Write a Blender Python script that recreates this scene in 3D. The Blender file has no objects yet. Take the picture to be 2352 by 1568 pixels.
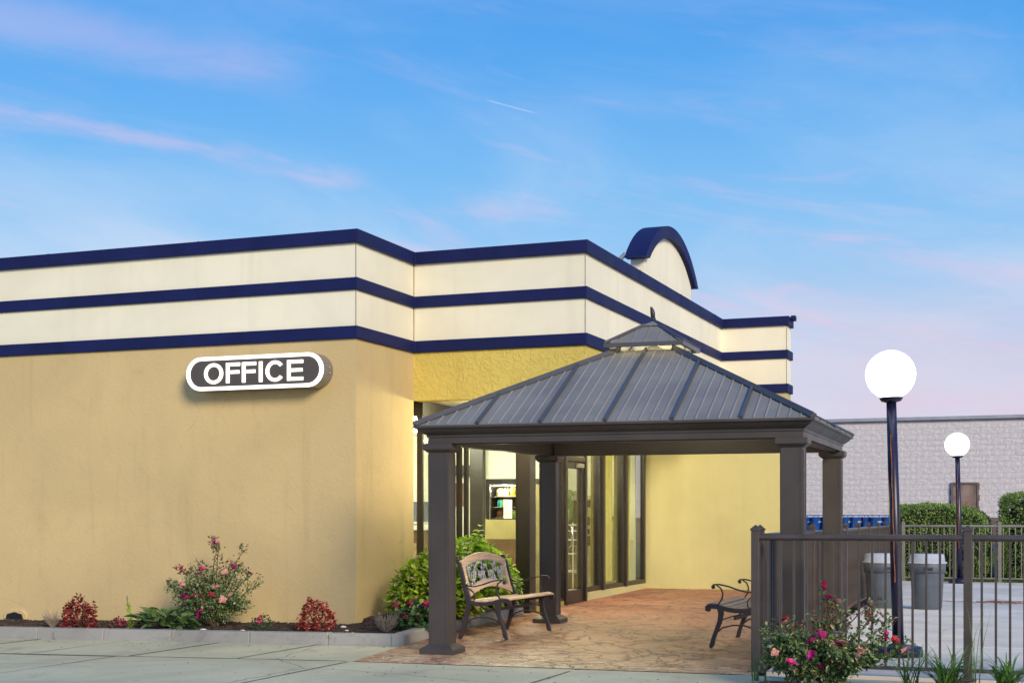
import bpy, math, random
from mathutils import Vector, Matrix, noise as mnoise
random.seed(7)
R = math.radians
scene = bpy.context.scene
COL = scene.collection

# ------------------------------------------------------------------ camera
cd = bpy.data.cameras.new('camera'); cam = bpy.data.objects.new('camera', cd); COL.objects.link(cam)
cd.sensor_width = 36; cd.lens = 36 * 3250 / 2352; cd.shift_y = (1190 - 784) / 2352
cd.clip_end = 2000
cam.location = (0, 0, 1.4); cam.rotation_euler = (R(90), 0, R(21.2))
scene.camera = cam

# ------------------------------------------------------------------ exposure
vs = scene.view_settings
vs.view_transform = 'Standard'; vs.look = 'None'; vs.gamma = 1; vs.exposure = 1.20
vs.use_curve_mapping = False
EXP = 2 ** vs.exposure

# ------------------------------------------------------------------ world / sky
SUN_AZ = (0.72, -0.694); SUN_EL = R(23)
world = bpy.data.worlds.new('World'); scene.world = world; world.use_nodes = True
wt = world.node_tree; wt.nodes.clear()
def wn(t, **k):
    n = wt.nodes.new(t)
    for a, b in k.items(): setattr(n, a, b)
    return n
def wmath(op, a, b=None, c=None, clamp=False):
    n = wn('ShaderNodeMath', operation=op); n.use_clamp = clamp
    for i, v in enumerate((a, b, c)):
        if v is None: continue
        if isinstance(v, (int, float)): n.inputs[i].default_value = v
        else: wt.links.new(v, n.inputs[i])
    return n.outputs[0]
def wmix(f, a, b):
    n = wn('ShaderNodeMix', data_type='RGBA')
    for s, v in ((n.inputs['Factor'], f), (n.inputs[6], a), (n.inputs[7], b)):
        if isinstance(v, (int, float)): s.default_value = v
        elif isinstance(v, tuple): s.default_value = (*v, 1)
        else: wt.links.new(v, s)
    return n.outputs[2]
def wcomb(x, y, z=0.0):
    n = wn('ShaderNodeCombineXYZ')
    for i, v in enumerate((x, y, z)):
        if isinstance(v, (int, float)): n.inputs[i].default_value = v
        else: wt.links.new(v, n.inputs[i])
    return n.outputs[0]
def wnoise(vec, scale, detail=5, rough=.55, dist=0.0):
    n = wn('ShaderNodeTexNoise'); n.inputs['Scale'].default_value = scale; n.inputs['Detail'].default_value = detail
    n.inputs['Roughness'].default_value = rough; n.inputs['Distortion'].default_value = dist
    wt.links.new(vec, n.inputs['Vector']); return n.outputs['Fac']
def wsmooth(v, a, b, lo=0, hi=1):
    n = wn('ShaderNodeMapRange', interpolation_type='SMOOTHSTEP')
    wt.links.new(v, n.inputs[0])
    for i, q in enumerate((a, b, lo, hi)): n.inputs[i + 1].default_value = q
    return n.outputs[0]
geo = wn('ShaderNodeTexCoord')
sep = wn('ShaderNodeSeparateXYZ'); wt.links.new(geo.outputs['Generated'], sep.inputs[0])
dx, dy, dz = sep.outputs
az = wmath('ARCTAN2', dx, dy)                 # 0 = +Y, clockwise positive
az = wmath('ADD', az, R(21.2))                # relative to north-west axis of the street
el = wmath('ARCSINE', dz)
sky = wn('ShaderNodeTexSky', sky_type='NISHITA'); sky.sun_disc = False
sky.sun_elevation = SUN_EL; sky.sun_rotation = math.atan2(SUN_AZ[0], SUN_AZ[1])
sky.ozone_density = 3.0; sky.dust_density = .6
ramp = wn('ShaderNodeValToRGB'); cr = ramp.color_ramp; cr.interpolation = 'B_SPLINE'
stops = [(0.0, (.70, .60, .76)), (.10, (.60, .65, .85)), (.20, (.45, .66, .92)), (.34, (.24, .57, .95)), (.47, (.11, .43, .93)), (.62, (.055, .33, .87)), (1.0, (.03, .22, .70))]
cr.elements[0].position = 0; cr.elements[0].color = (*stops[0][1], 1)
cr.elements[1].position = 1; cr.elements[1].color = (*stops[-1][1], 1)
for p, c in stops[1:-1]:
    e = cr.elements.new(p); e.color = (*c, 1)
wt.links.new(wmath('DIVIDE', el, 0.62), ramp.inputs[0])
nish = wn('ShaderNodeVectorMath', operation='SCALE'); wt.links.new(sky.outputs[0], nish.inputs[0]); nish.inputs['Scale'].default_value = .12
base = wmix(.93, nish.outputs[0], ramp.outputs[0])
# cirrus: broad pale veils, thin pink streaks and one long trail
tilt = wmath('MULTIPLY_ADD', az, .17, el)
veil = wnoise(wcomb(wmath('MULTIPLY', az, 2.2), wmath('MULTIPLY', tilt, 7.0), 3.1), 1.6, 6, .6, .6)
vm = wmath('MULTIPLY', wsmooth(veil, .36, .78), wsmooth(el, .08, .30, .90, .16))
base = wmix(vm, base, (.72, .80, .95))
st = wnoise(wcomb(wmath('MULTIPLY', az, 2.6), wmath('MULTIPLY', tilt, 17.0), 9.7), 2.2, 6, .6, .7)
sm = wmath('MULTIPLY', wsmooth(st, .52, .80), wsmooth(el, .02, .34, .78, .10))
base = wmix(sm, base, (.86, .60, .80))
pk = wmath('MULTIPLY', wsmooth(az, -.10, .34), wsmooth(el, .03, .21, .85, 0))
pk = wmath('MULTIPLY', pk, wsmooth(wnoise(wcomb(wmath('MULTIPLY', az, 3.0), wmath('MULTIPLY', el, 8.0), 6.0), 1.4, 5, .55, .5), .30, .62, .45, 1))
base = wmix(pk, base, (.78, .60, .72))
wob = wmath('MULTIPLY_ADD', wnoise(wcomb(wmath('MULTIPLY', az, 6.0), wmath('MULTIPLY', el, 9.0), 1.3), 2.0, 4), .030, -.015)
line = wmath('ADD', wmath('SUBTRACT', wmath('MULTIPLY_ADD', az, .125, el), .2195), wob)
lm = wsmooth(wmath('ABSOLUTE', line), .0, .010, 1, 0)
lm = wmath('MULTIPLY', lm, wsmooth(az, -.13, -.09, 1, 0))
lm = wmath('MULTIPLY', lm, wsmooth(wnoise(wcomb(wmath('MULTIPLY', az, 10.0), wmath('MULTIPLY', tilt, 60.0), 5.0), 1.5, 5, .6),   .3, .7, .08, .38))
base = wmix(lm, base, (.84, .62, .82))
l2 = wsmooth(wmath('ABSOLUTE', wmath('ADD', wmath('SUBTRACT', wmath('MULTIPLY_ADD', az, .146, el), .272), wob)), .0, .026, 1, 0)
l2 = wmath('MULTIPLY', wmath('MULTIPLY', l2, wsmooth(az, -.20, -.12, 1, 0)), wsmooth(veil, .35, .6, .05, .22))
base = wmix(l2, base, (.80, .60, .86))
l3 = wsmooth(wmath('ABSOLUTE', wmath('SUBTRACT', wmath('MULTIPLY_ADD', az, .25, el), .2827)), .0, .0010, .28, 0)
l3 = wmath('MULTIPLY', l3, wmath('MULTIPLY', wsmooth(az, -.019, -.014), wsmooth(az, .010, .020, 1, 0)))
base = wmix(l3, base, (.85, .85, .95))
bg = wn('ShaderNodeBackground'); wt.links.new(base, bg.inputs[0]); bg.inputs[1].default_value = .98 / EXP
wo = wn('ShaderNodeOutputWorld'); wt.links.new(bg.outputs[0], wo.inputs[0])

# ------------------------------------------------------------------ sun (soft, low contrast)
sd = bpy.data.lights.new('sun', 'SUN'); sd.energy = 1.5; sd.angle = R(18); sd.color = (1, .86, .64)
sun = bpy.data.objects.new('sun', sd); COL.objects.link(sun)
sdir = Vector((SUN_AZ[0] * math.cos(SUN_EL), SUN_AZ[1] * math.cos(SUN_EL), math.sin(SUN_EL)))
sun.rotation_euler = sdir.to_track_quat('Z', 'Y').to_euler(); sun.location = (6, -8, 12)

# ------------------------------------------------------------------ materials
def nodes(name):
    m = bpy.data.materials.new(name); m.use_nodes = True
    nt = m.node_tree; b = nt.nodes['Principled BSDF']; return m, nt, b
def tcoord(nt, kind='Object', scale=(1, 1, 1)):
    t = nt.nodes.new('ShaderNodeTexCoord'); mp = nt.nodes.new('ShaderNodeMapping'); mp.inputs['Scale'].default_value = scale
    nt.links.new(t.outputs[kind], mp.inputs[0]); return mp.outputs[0]
def tnoise(nt, vec, scale, detail=4, rough=.55, dist=0.0):
    n = nt.nodes.new('ShaderNodeTexNoise'); n.inputs['Scale'].default_value = scale; n.inputs['Detail'].default_value = detail
    n.inputs['Roughness'].default_value = rough; n.inputs['Distortion'].default_value = dist
    nt.links.new(vec, n.inputs['Vector']); return n.outputs['Fac']
def tramp(nt, v, a, b, lo=0, hi=1):
    n = nt.nodes.new('ShaderNodeMapRange'); n.interpolation_type = 'SMOOTHSTEP'; nt.links.new(v, n.inputs[0])
    for i, q in enumerate((a, b, lo, hi)): n.inputs[i + 1].default_value = q
    return n.outputs[0]
def tmix(nt, f, a, b, blend='MIX'):
    n = nt.nodes.new('ShaderNodeMix'); n.data_type = 'RGBA'; n.blend_type = blend
    for s, v in ((n.inputs['Factor'], f), (n.inputs[6], a), (n.inputs[7], b)):
        if isinstance(v, (int, float)): s.default_value = v
        elif isinstance(v, tuple): s.default_value = (*v, 1)
        else: nt.links.new(v, s)
    return n.outputs[2]
def tmath(nt, op, a, b):
    n = nt.nodes.new('ShaderNodeMath'); n.operation = op
    for i, v in enumerate((a, b)):
        if isinstance(v, (int, float)): n.inputs[i].default_value = v
        else: nt.links.new(v, n.inputs[i])
    return n.outputs[0]
def tbump(nt, b, h, strength, dist=.01):
    n = nt.nodes.new('ShaderNodeBump'); n.inputs['Strength'].default_value = strength; n.inputs['Distance'].default_value = dist
    nt.links.new(h, n.inputs['Height']); nt.links.new(n.outputs[0], b.inputs['Normal']); return n
def mul(c, k): return tuple(min(1, x * k) for x in c)

def paint(name, col, rough=.5, metal=0.0, var=.12, vs_=3.0, fine=.05, fs=60.0, bump=.1, bs=90.0, bd=.002, spec=.5, kind='Object', island=0.0):
    m, nt, b = nodes(name); v = tcoord(nt, kind)
    n1 = tnoise(nt, v, vs_, 5, .6); n2 = tnoise(nt, v, fs, 3, .6)
    c = tmix(nt, tramp(nt, n1, .3, .7), mul(col, 1 - var), mul(col, 1 + var))
    c = tmix(nt, tramp(nt, n2, .35, .65), c, mul(col, 1 - fine * 3)) if fine > .1 else c
    if island:
        g = nt.nodes.new('ShaderNodeNewGeometry')
        c = tmix(nt, tmath(nt, 'MULTIPLY', g.outputs['Random Per Island'], island), c, mul(col, .45))
    nt.links.new(c, b.inputs['Base Color'])
    b.inputs['Roughness'].default_value = rough; b.inputs['Metallic'].default_value = metal
    b.inputs['Specular IOR Level'].default_value = spec
    r = tramp(nt, n1, .25, .75, rough * .85, min(1, rough * 1.15)); nt.links.new(r, b.inputs['Roughness'])
    if bump: tbump(nt, b, tnoise(nt, v, bs, 4, .6), bump, bd)
    return m

def stucco(name, col, stain, coarse=0.0, bstr=.35, cracks=0.0):
    m, nt, b = nodes(name); v = tcoord(nt)
    big = tnoise(nt, v, .45, 4, .6, .4); mid = tnoise(nt, v, 2.6, 6, .65)
    vz = tcoord(nt, 'Object', (2.2, 2.2, .22)); streak = tnoise(nt, vz, 1.7, 5, .6)
    c = tmix(nt, tramp(nt, big, .32, .68), mul(col, .93), mul(col, 1.06))
    c = tmix(nt, tramp(nt, mid, .52, .8, 0, .45), c, stain)
    c = tmix(nt, tramp(nt, streak, .52, .8, 0, .42), c, mul(stain, .9))
    w = nt.nodes.new('ShaderNodeTexVoronoi'); w.feature = 'DISTANCE_TO_EDGE'; w.inputs['Scale'].default_value = .42
    wv = nt.nodes.new('ShaderNodeMix'); wv.data_type = 'VECTOR'; wv.inputs['Factor'].default_value = .25
    nz = nt.nodes.new('ShaderNodeTexNoise'); nz.inputs['Scale'].default_value = 1.6; nz.inputs['Detail'].default_value = 6
    nt.links.new(v, nz.inputs['Vector']); nt.links.new(v, wv.inputs[4]); nt.links.new(nz.outputs['Color'], wv.inputs[5]); nt.links.new(wv.outputs[1], w.inputs['Vector'])
    hair = tmath(nt, 'MULTIPLY', tramp(nt, w.outputs['Distance'], 0, .003, cracks, 0), tramp(nt, tnoise(nt, v, .9, 2), .52, .62))
    c = tmix(nt, hair, c, mul(stain, .6))
    nt.links.new(c, b.inputs['Base Color']); b.inputs['Roughness'].default_value = .88; b.inputs['Specular IOR Level'].default_value = .25
    f = tnoise(nt, v, 55, 5, .65); g = tnoise(nt, v, 16, 4, .6, .8)
    h = tmath(nt, 'ADD', tmath(nt, 'MULTIPLY', f, .45), tmath(nt, 'MULTIPLY', tramp(nt, g, .45, .62), coarse))
    tbump(nt, b, h, bstr, .012)
    return m

def concrete(name, col, stain, crack=.35, joint_scale=.35, rough=.82, flake=0.0):
    m, nt, b = nodes(name); v = tcoord(nt)
    big = tnoise(nt, v, .6, 5, .62, .6); mid = tnoise(nt, v, 4, 6, .7); fine = tnoise(nt, v, 120, 2, .6)
    c = tmix(nt, tramp(nt, big, .3, .7), mul(col, .84), mul(col, 1.12))
    c = tmix(nt, tramp(nt, mid, .5, .75, 0, .55), c, stain)
    c = tmix(nt, tramp(nt, fine, .55, .72, 0, .35), c, mul(col, .5))
    c = tmix(nt, tramp(nt, tnoise(nt, v, 1.1, 6, .68, 1.2), .56, .70, 0, .5), c, mul(stain, .72))
    c = tmix(nt, tramp(nt, tnoise(nt, v, 2.3, 3, .5), .70, .74, 0, .6), c, mul(stain, .45))
    w = nt.nodes.new('ShaderNodeTexVoronoi'); w.feature = 'DISTANCE_TO_EDGE'; w.inputs['Scale'].default_value = joint_scale
    wv = nt.nodes.new('ShaderNodeMix'); wv.data_type = 'VECTOR'; wv.inputs['Factor'].default_value = .22
    nz = nt.nodes.new('ShaderNodeTexNoise'); nz.inputs['Scale'].default_value = 1.3; nz.inputs['Detail'].default_value = 6
    nt.links.new(v, nz.inputs['Vector']); nt.links.new(v, wv.inputs[4]); nt.links.new(nz.outputs['Color'], wv.inputs[5])
    nt.links.new(wv.outputs[1], w.inputs['Vector'])
    ck = tramp(nt, w.outputs['Distance'], .0, .004, crack, 0)
    c = tmix(nt, ck, c, mul(col, .25)); nt.links.new(c, b.inputs['Base Color'])
    b.inputs['Roughness'].default_value = rough; b.inputs['Specular IOR Level'].default_value = .35
    tbump(nt, b, tmath(nt, 'SUBTRACT', tmath(nt, 'ADD', tmath(nt, 'MULTIPLY', fine, .3), mid), tmath(nt, 'MULTIPLY', ck, 2)), .25, .006)
    return m

def stamped(name):
    m, nt, b = nodes(name); v = tcoord(nt)
    nz = nt.nodes.new('ShaderNodeTexNoise'); nz.inputs['Scale'].default_value = 1.6; nz.inputs['Detail'].default_value = 7; nz.inputs['Roughness'].default_value = .62
    nt.links.new(v, nz.inputs['Vector'])
    def warp(k):
        wv = nt.nodes.new('ShaderNodeMix'); wv.data_type = 'VECTOR'; wv.inputs['Factor'].default_value = k
        nt.links.new(v, wv.inputs[4]); nt.links.new(nz.outputs['Color'], wv.inputs[5]); return wv.outputs[1]
    def edges(s, k):
        w = nt.nodes.new('ShaderNodeTexVoronoi'); w.feature = 'DISTANCE_TO_EDGE'; w.inputs['Scale'].default_value = s
        nt.links.new(warp(k), w.inputs['Vector']); return w.outputs['Distance']
    cell = nt.nodes.new('ShaderNodeTexVoronoi'); cell.inputs['Scale'].default_value = 5.5; nt.links.new(warp(.30), cell.inputs['Vector'])
    big = tnoise(nt, v, .55, 4, .6, .5); mid = tnoise(nt, v, 3.3, 7, .72, .4); fine = tnoise(nt, v, 24, 5, .7)
    c = tmix(nt, tramp(nt, big, .36, .66), (.40, .125, .078), (.39, .165, .10))
    hs = nt.nodes.new('ShaderNodeSeparateColor'); nt.links.new(cell.outputs['Color'], hs.inputs[0])
    c = tmix(nt, tmath(nt, 'MULTIPLY', hs.outputs[0], .25), c, (.24, .08, .06))
    sep2 = nt.nodes.new('ShaderNodeSeparateXYZ'); nt.links.new(v, sep2.inputs[0])
    c = tmix(nt, tmath(nt, 'MULTIPLY', tramp(nt, mid, .42, .62, .15, .95), tramp(nt, sep2.outputs[1], 21, 14.5, .2, 1)), c, (.46, .33, .185))
    c = tmix(nt, tramp(nt, tnoise(nt, v, 2.1, 6, .7, 1.0), .54, .64, 0, .75), c, (.16, .09, .075))
    # paint worn off along the drive edge: pale flakes
    wear = tmath(nt, 'MULTIPLY', tramp(nt, sep2.outputs[1], 14.3, 12.4, .0, 1), tramp(nt, tnoise(nt, v, 7, 6, .7, 1.4), .50, .58))
    c = tmix(nt, tmath(nt, 'MULTIPLY', wear, .8), c, (.62, .52, .36))
    e1 = edges(5.5, .34); e2 = edges(1.9, .34)
    k1 = tmath(nt, 'MULTIPLY', tramp(nt, e1, .0, .055, 1, 0), tramp(nt, tnoise(nt, v, 1.9, 3), .36, .52))
    k2 = tmath(nt, 'MULTIPLY', tramp(nt, e2, .0, .026, 1, 0), tramp(nt, tnoise(nt, v, 2.7, 3), .38, .50))
    ck = tmath(nt, 'MAXIMUM', k1, k2)
    c = tmix(nt, tmath(nt, 'MULTIPLY', ck, .62), c, (.07, .04, .035)); nt.links.new(c, b.inputs['Base Color'])
    nt.links.new(tramp(nt, mid, .3, .7, .36, .62), b.inputs['Roughness'])
    h = tmath(nt, 'SUBTRACT', tmath(nt, 'ADD', mid, tmath(nt, 'MULTIPLY', fine, .5)), tmath(nt, 'MULTIPLY', ck, 1.2))
    tbump(nt, b, h, .8, .02); return m

def leafmat(name, c1, c2, c3=None, rough=.5, trans=.25):
    m, nt, b = nodes(name)
    g = nt.nodes.new('ShaderNodeNewGeometry'); r = g.outputs['Random Per Island']
    c = tmix(nt, tramp(nt, r, .0, .75), c1, c2)
    if c3: c = tmix(nt, tramp(nt, r, .86, .90), c, c3)
    v = tcoord(nt); c = tmix(nt, tramp(nt, tnoise(nt, v, 6, 3), .3, .7, 0, .35), c, mul(c1, .7))
    nt.links.new(c, b.inputs['Base Color']); b.inputs['Roughness'].default_value = rough; b.inputs['Specular IOR Level'].default_value = .4
    t = nt.nodes.new('ShaderNodeBsdfTranslucent'); nt.links.new(c, t.inputs[0])
    mx = nt.nodes.new('ShaderNodeMixShader'); mx.inputs[0].default_value = trans
    nt.links.new(b.outputs[0], mx.inputs[1]); nt.links.new(t.outputs[0], mx.inputs[2])
    nt.links.new(mx.outputs[0], nt.nodes['Material Output'].inputs[0]); return m

def emit(name, col, s):
    m, nt, b = nodes(name); b.inputs['Base Color'].default_value = (.8, .8, .8, 1)
    b.inputs['Emission Color'].default_value = (*col, 1); b.inputs['Emission Strength'].default_value = s / EXP; return m

def glassmat(name, tint=(.9, .92, .88), refl=.6):
    m, nt, b = nodes(name); nt.nodes.remove(b)
    t = nt.nodes.new('ShaderNodeBsdfTransparent'); t.inputs[0].default_value = (*tint, 1)
    g = nt.nodes.new('ShaderNodeBsdfGlossy'); g.inputs['Roughness'].default_value = .015
    f = nt.nodes.new('ShaderNodeFresnel'); f.inputs[0].default_value = 1.5
    mx = nt.nodes.new('ShaderNodeMixShader')
    nt.links.new(tmath(nt, 'MULTIPLY', f.outputs[0], refl), mx.inputs[0]); nt.links.new(t.outputs[0], mx.inputs[1]); nt.links.new(g.outputs[0], mx.inputs[2])
    nt.links.new(mx.outputs[0], nt.nodes['Material Output'].inputs[0]); return m

def wood(name, col):
    m, nt, b = nodes(name); v = tcoord(nt, 'Object', (2, 30, 30)); n = tnoise(nt, v, 2.0, 6, .65, .4)
    c = tmix(nt, tramp(nt, n, .3, .7), mul(col, .72), mul(col, 1.15)); nt.links.new(c, b.inputs['Base Color'])
    b.inputs['Roughness'].default_value = .55; tbump(nt, b, n, .2, .003); return m

M = {}
M['tan'] = stucco('tan_stucco', (.63, .475, .235), (.50, .375, .185), .25, cracks=.35)
M['yellow'] = stucco('yellow_stucco', (.70, .545, .135), (.62, .46, .10), .9, .55)
M['smooth_yellow'] = stucco('smooth_yellow_stucco', (.53, .475, .23), (.48, .43, .20), .1, .15)
M['cream'] = stucco('cream_paint', (.86, .81, .63), (.80, .745, .57), .12, .18)
M['navy'] = paint('navy_paint', (.010, .015, .082), .6, spec=.2, var=.18, vs_=1.5, bump=.3, bs=60, bd=.004)
M['bronze'] = paint('dark_bronze_metal', (.030, .024, .021), .38, var=.15, fine=0, bump=.05)
M['gazebo'] = paint('brown_powder_coat', (.058, .048, .043), .42, var=.12, vs_=2.0, bump=.08)
M['roofm'] = paint('grey_roof_metal', (.215, .203, .180), .5, var=.18, vs_=1.2, bump=.04, spec=.35)
M['rib_lit_tone'] = paint('roof_rib_lit_metal', (.26, .25, .232), .40, var=.1, bump=0)  # paler than the panels: light catching the ribs, painted into their colour
M['roofrib'] = paint('roof_trim_metal', (.075, .075, .082), .35, var=.1, bump=0)
M['fence'] = paint('fence_brown_metal', (.068, .054, .048), .38, var=.18, vs_=4, bump=.08)
M['fencegrey'] = paint('far_fence_grey_green_metal', (.20, .20, .165), .45, var=.12, vs_=3, bump=0)
M['iron'] = paint('cast_iron', (.035, .026, .022), .42, var=.2, vs_=8, bump=.2, bs=120)
M['ironlight'] = paint('worn_cast_iron', (.42, .41, .48), .4, metal=.3, var=.25, vs_=12, bump=.1)
M['wood'] = wood('bench_wood', (.62, .43, .30))
M['woodgrey'] = wood('weathered_bench_wood', (.33, .27, .23))
M['kerb'] = concrete('kerb_concrete', (.34, .325, .30), (.22, .21, .19), .25, 1.2)
M['conc'] = concrete('drive_concrete', (.54, .515, .345), (.40, .385, .25), .6, .28)
M['deck'] = concrete('deck_concrete', (.76, .69, .59), (.66, .59, .50), .3, .3)
M['stamp'] = stamped('stamped_concrete')
M['asphalt'] = concrete('asphalt', (.075, .075, .08), (.05, .05, .055), .3, .2, .9)
M['mulch'] = paint('mulch_soil', (.050, .034, .026), .95, var=.5, vs_=9, fine=.3, fs=70, bump=1, bs=45, bd=.03)
M['chip'] = paint('bark_chip', (.085, .055, .038), .9, var=.4, vs_=20, island=.9, bump=0)
M['stone'] = paint('white_pebble', (.62, .58, .52), .8, var=.2, vs_=20)
M['lawn'] = paint('lawn_soil', (.09, .13, .035), .95, var=.4, vs_=2, fine=.2, fs=40, bump=.6, bs=30, bd=.03)
M['blade'] = leafmat('grass_blades', (.07, .15, .025), (.16, .24, .06), (.30, .28, .12))
M['block'] = paint('split_face_block', (.63, .59, .60), .95, var=.10, vs_=1.3, fine=.0, bump=1.0, bs=26, bd=.014)
M['mortar'] = paint('mortar', (.58, .54, .55), .95, var=.1, vs_=3)
M['foundation'] = paint('brown_foundation', (.16, .12, .11), .9, var=.2, vs_=2)
M['capmetal'] = paint('cap_flashing', (.33, .36, .42), .4, var=.1)
M['doorbrown'] = paint('rusty_brown_door_paint', (.23, .16, .135), .6, var=.35, vs_=3)
M['rust'] = paint('rust', (.36, .13, .04), .9, var=.4, vs_=14)
M['lampblue'] = paint('lamp_navy_paint', (.012, .011, .040), .35, var=.3, vs_=5, bump=.1)
M['globe'], nt_g, b_g = nodes('lit_globe')
b_g.inputs['Base Color'].default_value = (.8, .8, .78, 1); b_g.inputs['Roughness'].default_value = .25; b_g.inputs['Emission Color'].default_value = (1, .97, .90, 1)
gz_ = nt_g.nodes.new('ShaderNodeSeparateXYZ'); nt_g.links.new(tcoord(nt_g, 'Generated'), gz_.inputs[0])
nt_g.links.new(tramp(nt_g, gz_.outputs[2], .30, 1.02, 4.0 / EXP, .70 / EXP), b_g.inputs['Emission Strength'])   # bulb sits low in the globe
M['signlit'] = emit('sign_white_light', (1, .95, .82), 1.9)
M['signface'] = paint('sign_face_grey', (.085, .072, .062), .5, var=.1)
M['signside'] = paint('sign_metal', (.30, .30, .33), .3, metal=.7, var=.15)
M['glass'] = glassmat('window_glass', (.93, .95, .90), .22); M['machineglass'] = glassmat('machine_glass', (.95, .95, .95), .4)
M['inwall'] = paint('pale_interior_wall', (.62, .64, .52), .8, var=.06)
M['inolive'] = paint('olive_panel', (.34, .30, .13), .5, var=.12)
M['infloor'] = paint('lobby_floor_tile', (.35, .26, .15), .3, var=.2)
M['inbrown'] = paint('brown_cabinet', (.14, .085, .045), .45, var=.25)
M['white'] = paint('white_plastic', (.72, .71, .68), .4, var=.05)
M['black'] = paint('black_plastic', (.015, .015, .016), .35, var=.1)
M['chrome'] = paint('chrome', (.60, .60, .60), .22, metal=1, var=.06, bump=0)
M['blind'] = paint('vertical_blind_fabric', (.62, .54, .16), .8, var=.12, vs_=6)
M['canbody'] = paint('grey_bin_plastic', (.095, .115, .15), .5, var=.12, vs_=5)
M['canlid'] = paint('pale_bin_lid', (.45, .47, .53), .38, var=.06)
M['blueplastic'] = paint('blue_cart_plastic', (.012, .085, .36), .35, var=.15)
M['orange'] = paint('orange_cord', (.27, .12, .075), .6, var=.2)
M['hose'] = paint('black_hose', (.02, .02, .02), .5, var=.2)
M['paper'] = paint('paper', (.75, .74, .72), .8, var=.04)
M['ink'] = paint('ink', (.22, .22, .26), .8, var=.1)
M['steel'] = paint('steel_panel', (.40, .40, .38), .3, metal=.8, var=.15)
M['bird'] = paint('dark_feathers', (.022, .022, .026), .5, var=.6, vs_=30)
M['stem'] = paint('green_brown_stem', (.11, .08, .04), .8, var=.3)
M['twig'] = paint('dry_twig', (.36, .29, .22), .9, var=.3)
M['hydr'] = leafmat('hydrangea_leaf', (.24, .46, .03), (.60, .68, .05), (.55, .45, .22), .45, .3)
M['hydr2'] = leafmat('hydrangea_leaf_green', (.20, .50, .035), (.56, .72, .07), (.58, .64, .14), .45, .3)
M['rosel'] = leafmat('rose_leaf', (.07, .14, .045), (.26, .37, .14), (.55, .58, .34), .42, .25)
M['rosered'] = leafmat('rose_new_leaf', (.16, .045, .035), (.24, .10, .05), None, .45, .2)
M['hosta'] = leafmat('broad_leaf', (.06, .13, .04), (.17, .27, .09), None, .42, .2)
M['ger'] = leafmat('geranium_leaf', (.035, .10, .03), (.08, .17, .05), None, .45, .2)
M['redleaf'] = leafmat('red_begonia_petal', (.16, .015, .020), (.40, .045, .045), (.08, .07, .03), .5, .2)
M['redleaf2'] = leafmat('orange_red_begonia_petal', (.15, .02, .015), (.48, .06, .045), (.70, .36, .27), .5, .2)
M['pink'] = leafmat('pink_rose_petal', (.62, .015, .17), (.80, .06, .32), None, .5, .25)
M['red'] = leafmat('red_rose_petal', (.62, .012, .045), (.70, .03, .09), None, .5, .25)
M['pale'] = leafmat('faded_rose_petal', (.75, .30, .26), (.80, .48, .40), None, .5, .25)
M['magenta'] = leafmat('geranium_petal', (.45, .004, .085), (.62, .012, .20), None, .5, .25)
M['purple'] = leafmat('purple_flower', (.14, .10, .30), (.22, .16, .42), None, .5, .2)
M['hedge'] = leafmat('hedge_leaf', (.085, .19, .035), (.30, .43, .10), (.46, .46, .14), .5, .2)
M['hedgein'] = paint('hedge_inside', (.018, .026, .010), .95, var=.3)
M['daylily'] = leafmat('strap_leaf', (.06, .16, .03), (.16, .30, .06), (.30, .28, .12), .42, .25)

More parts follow.
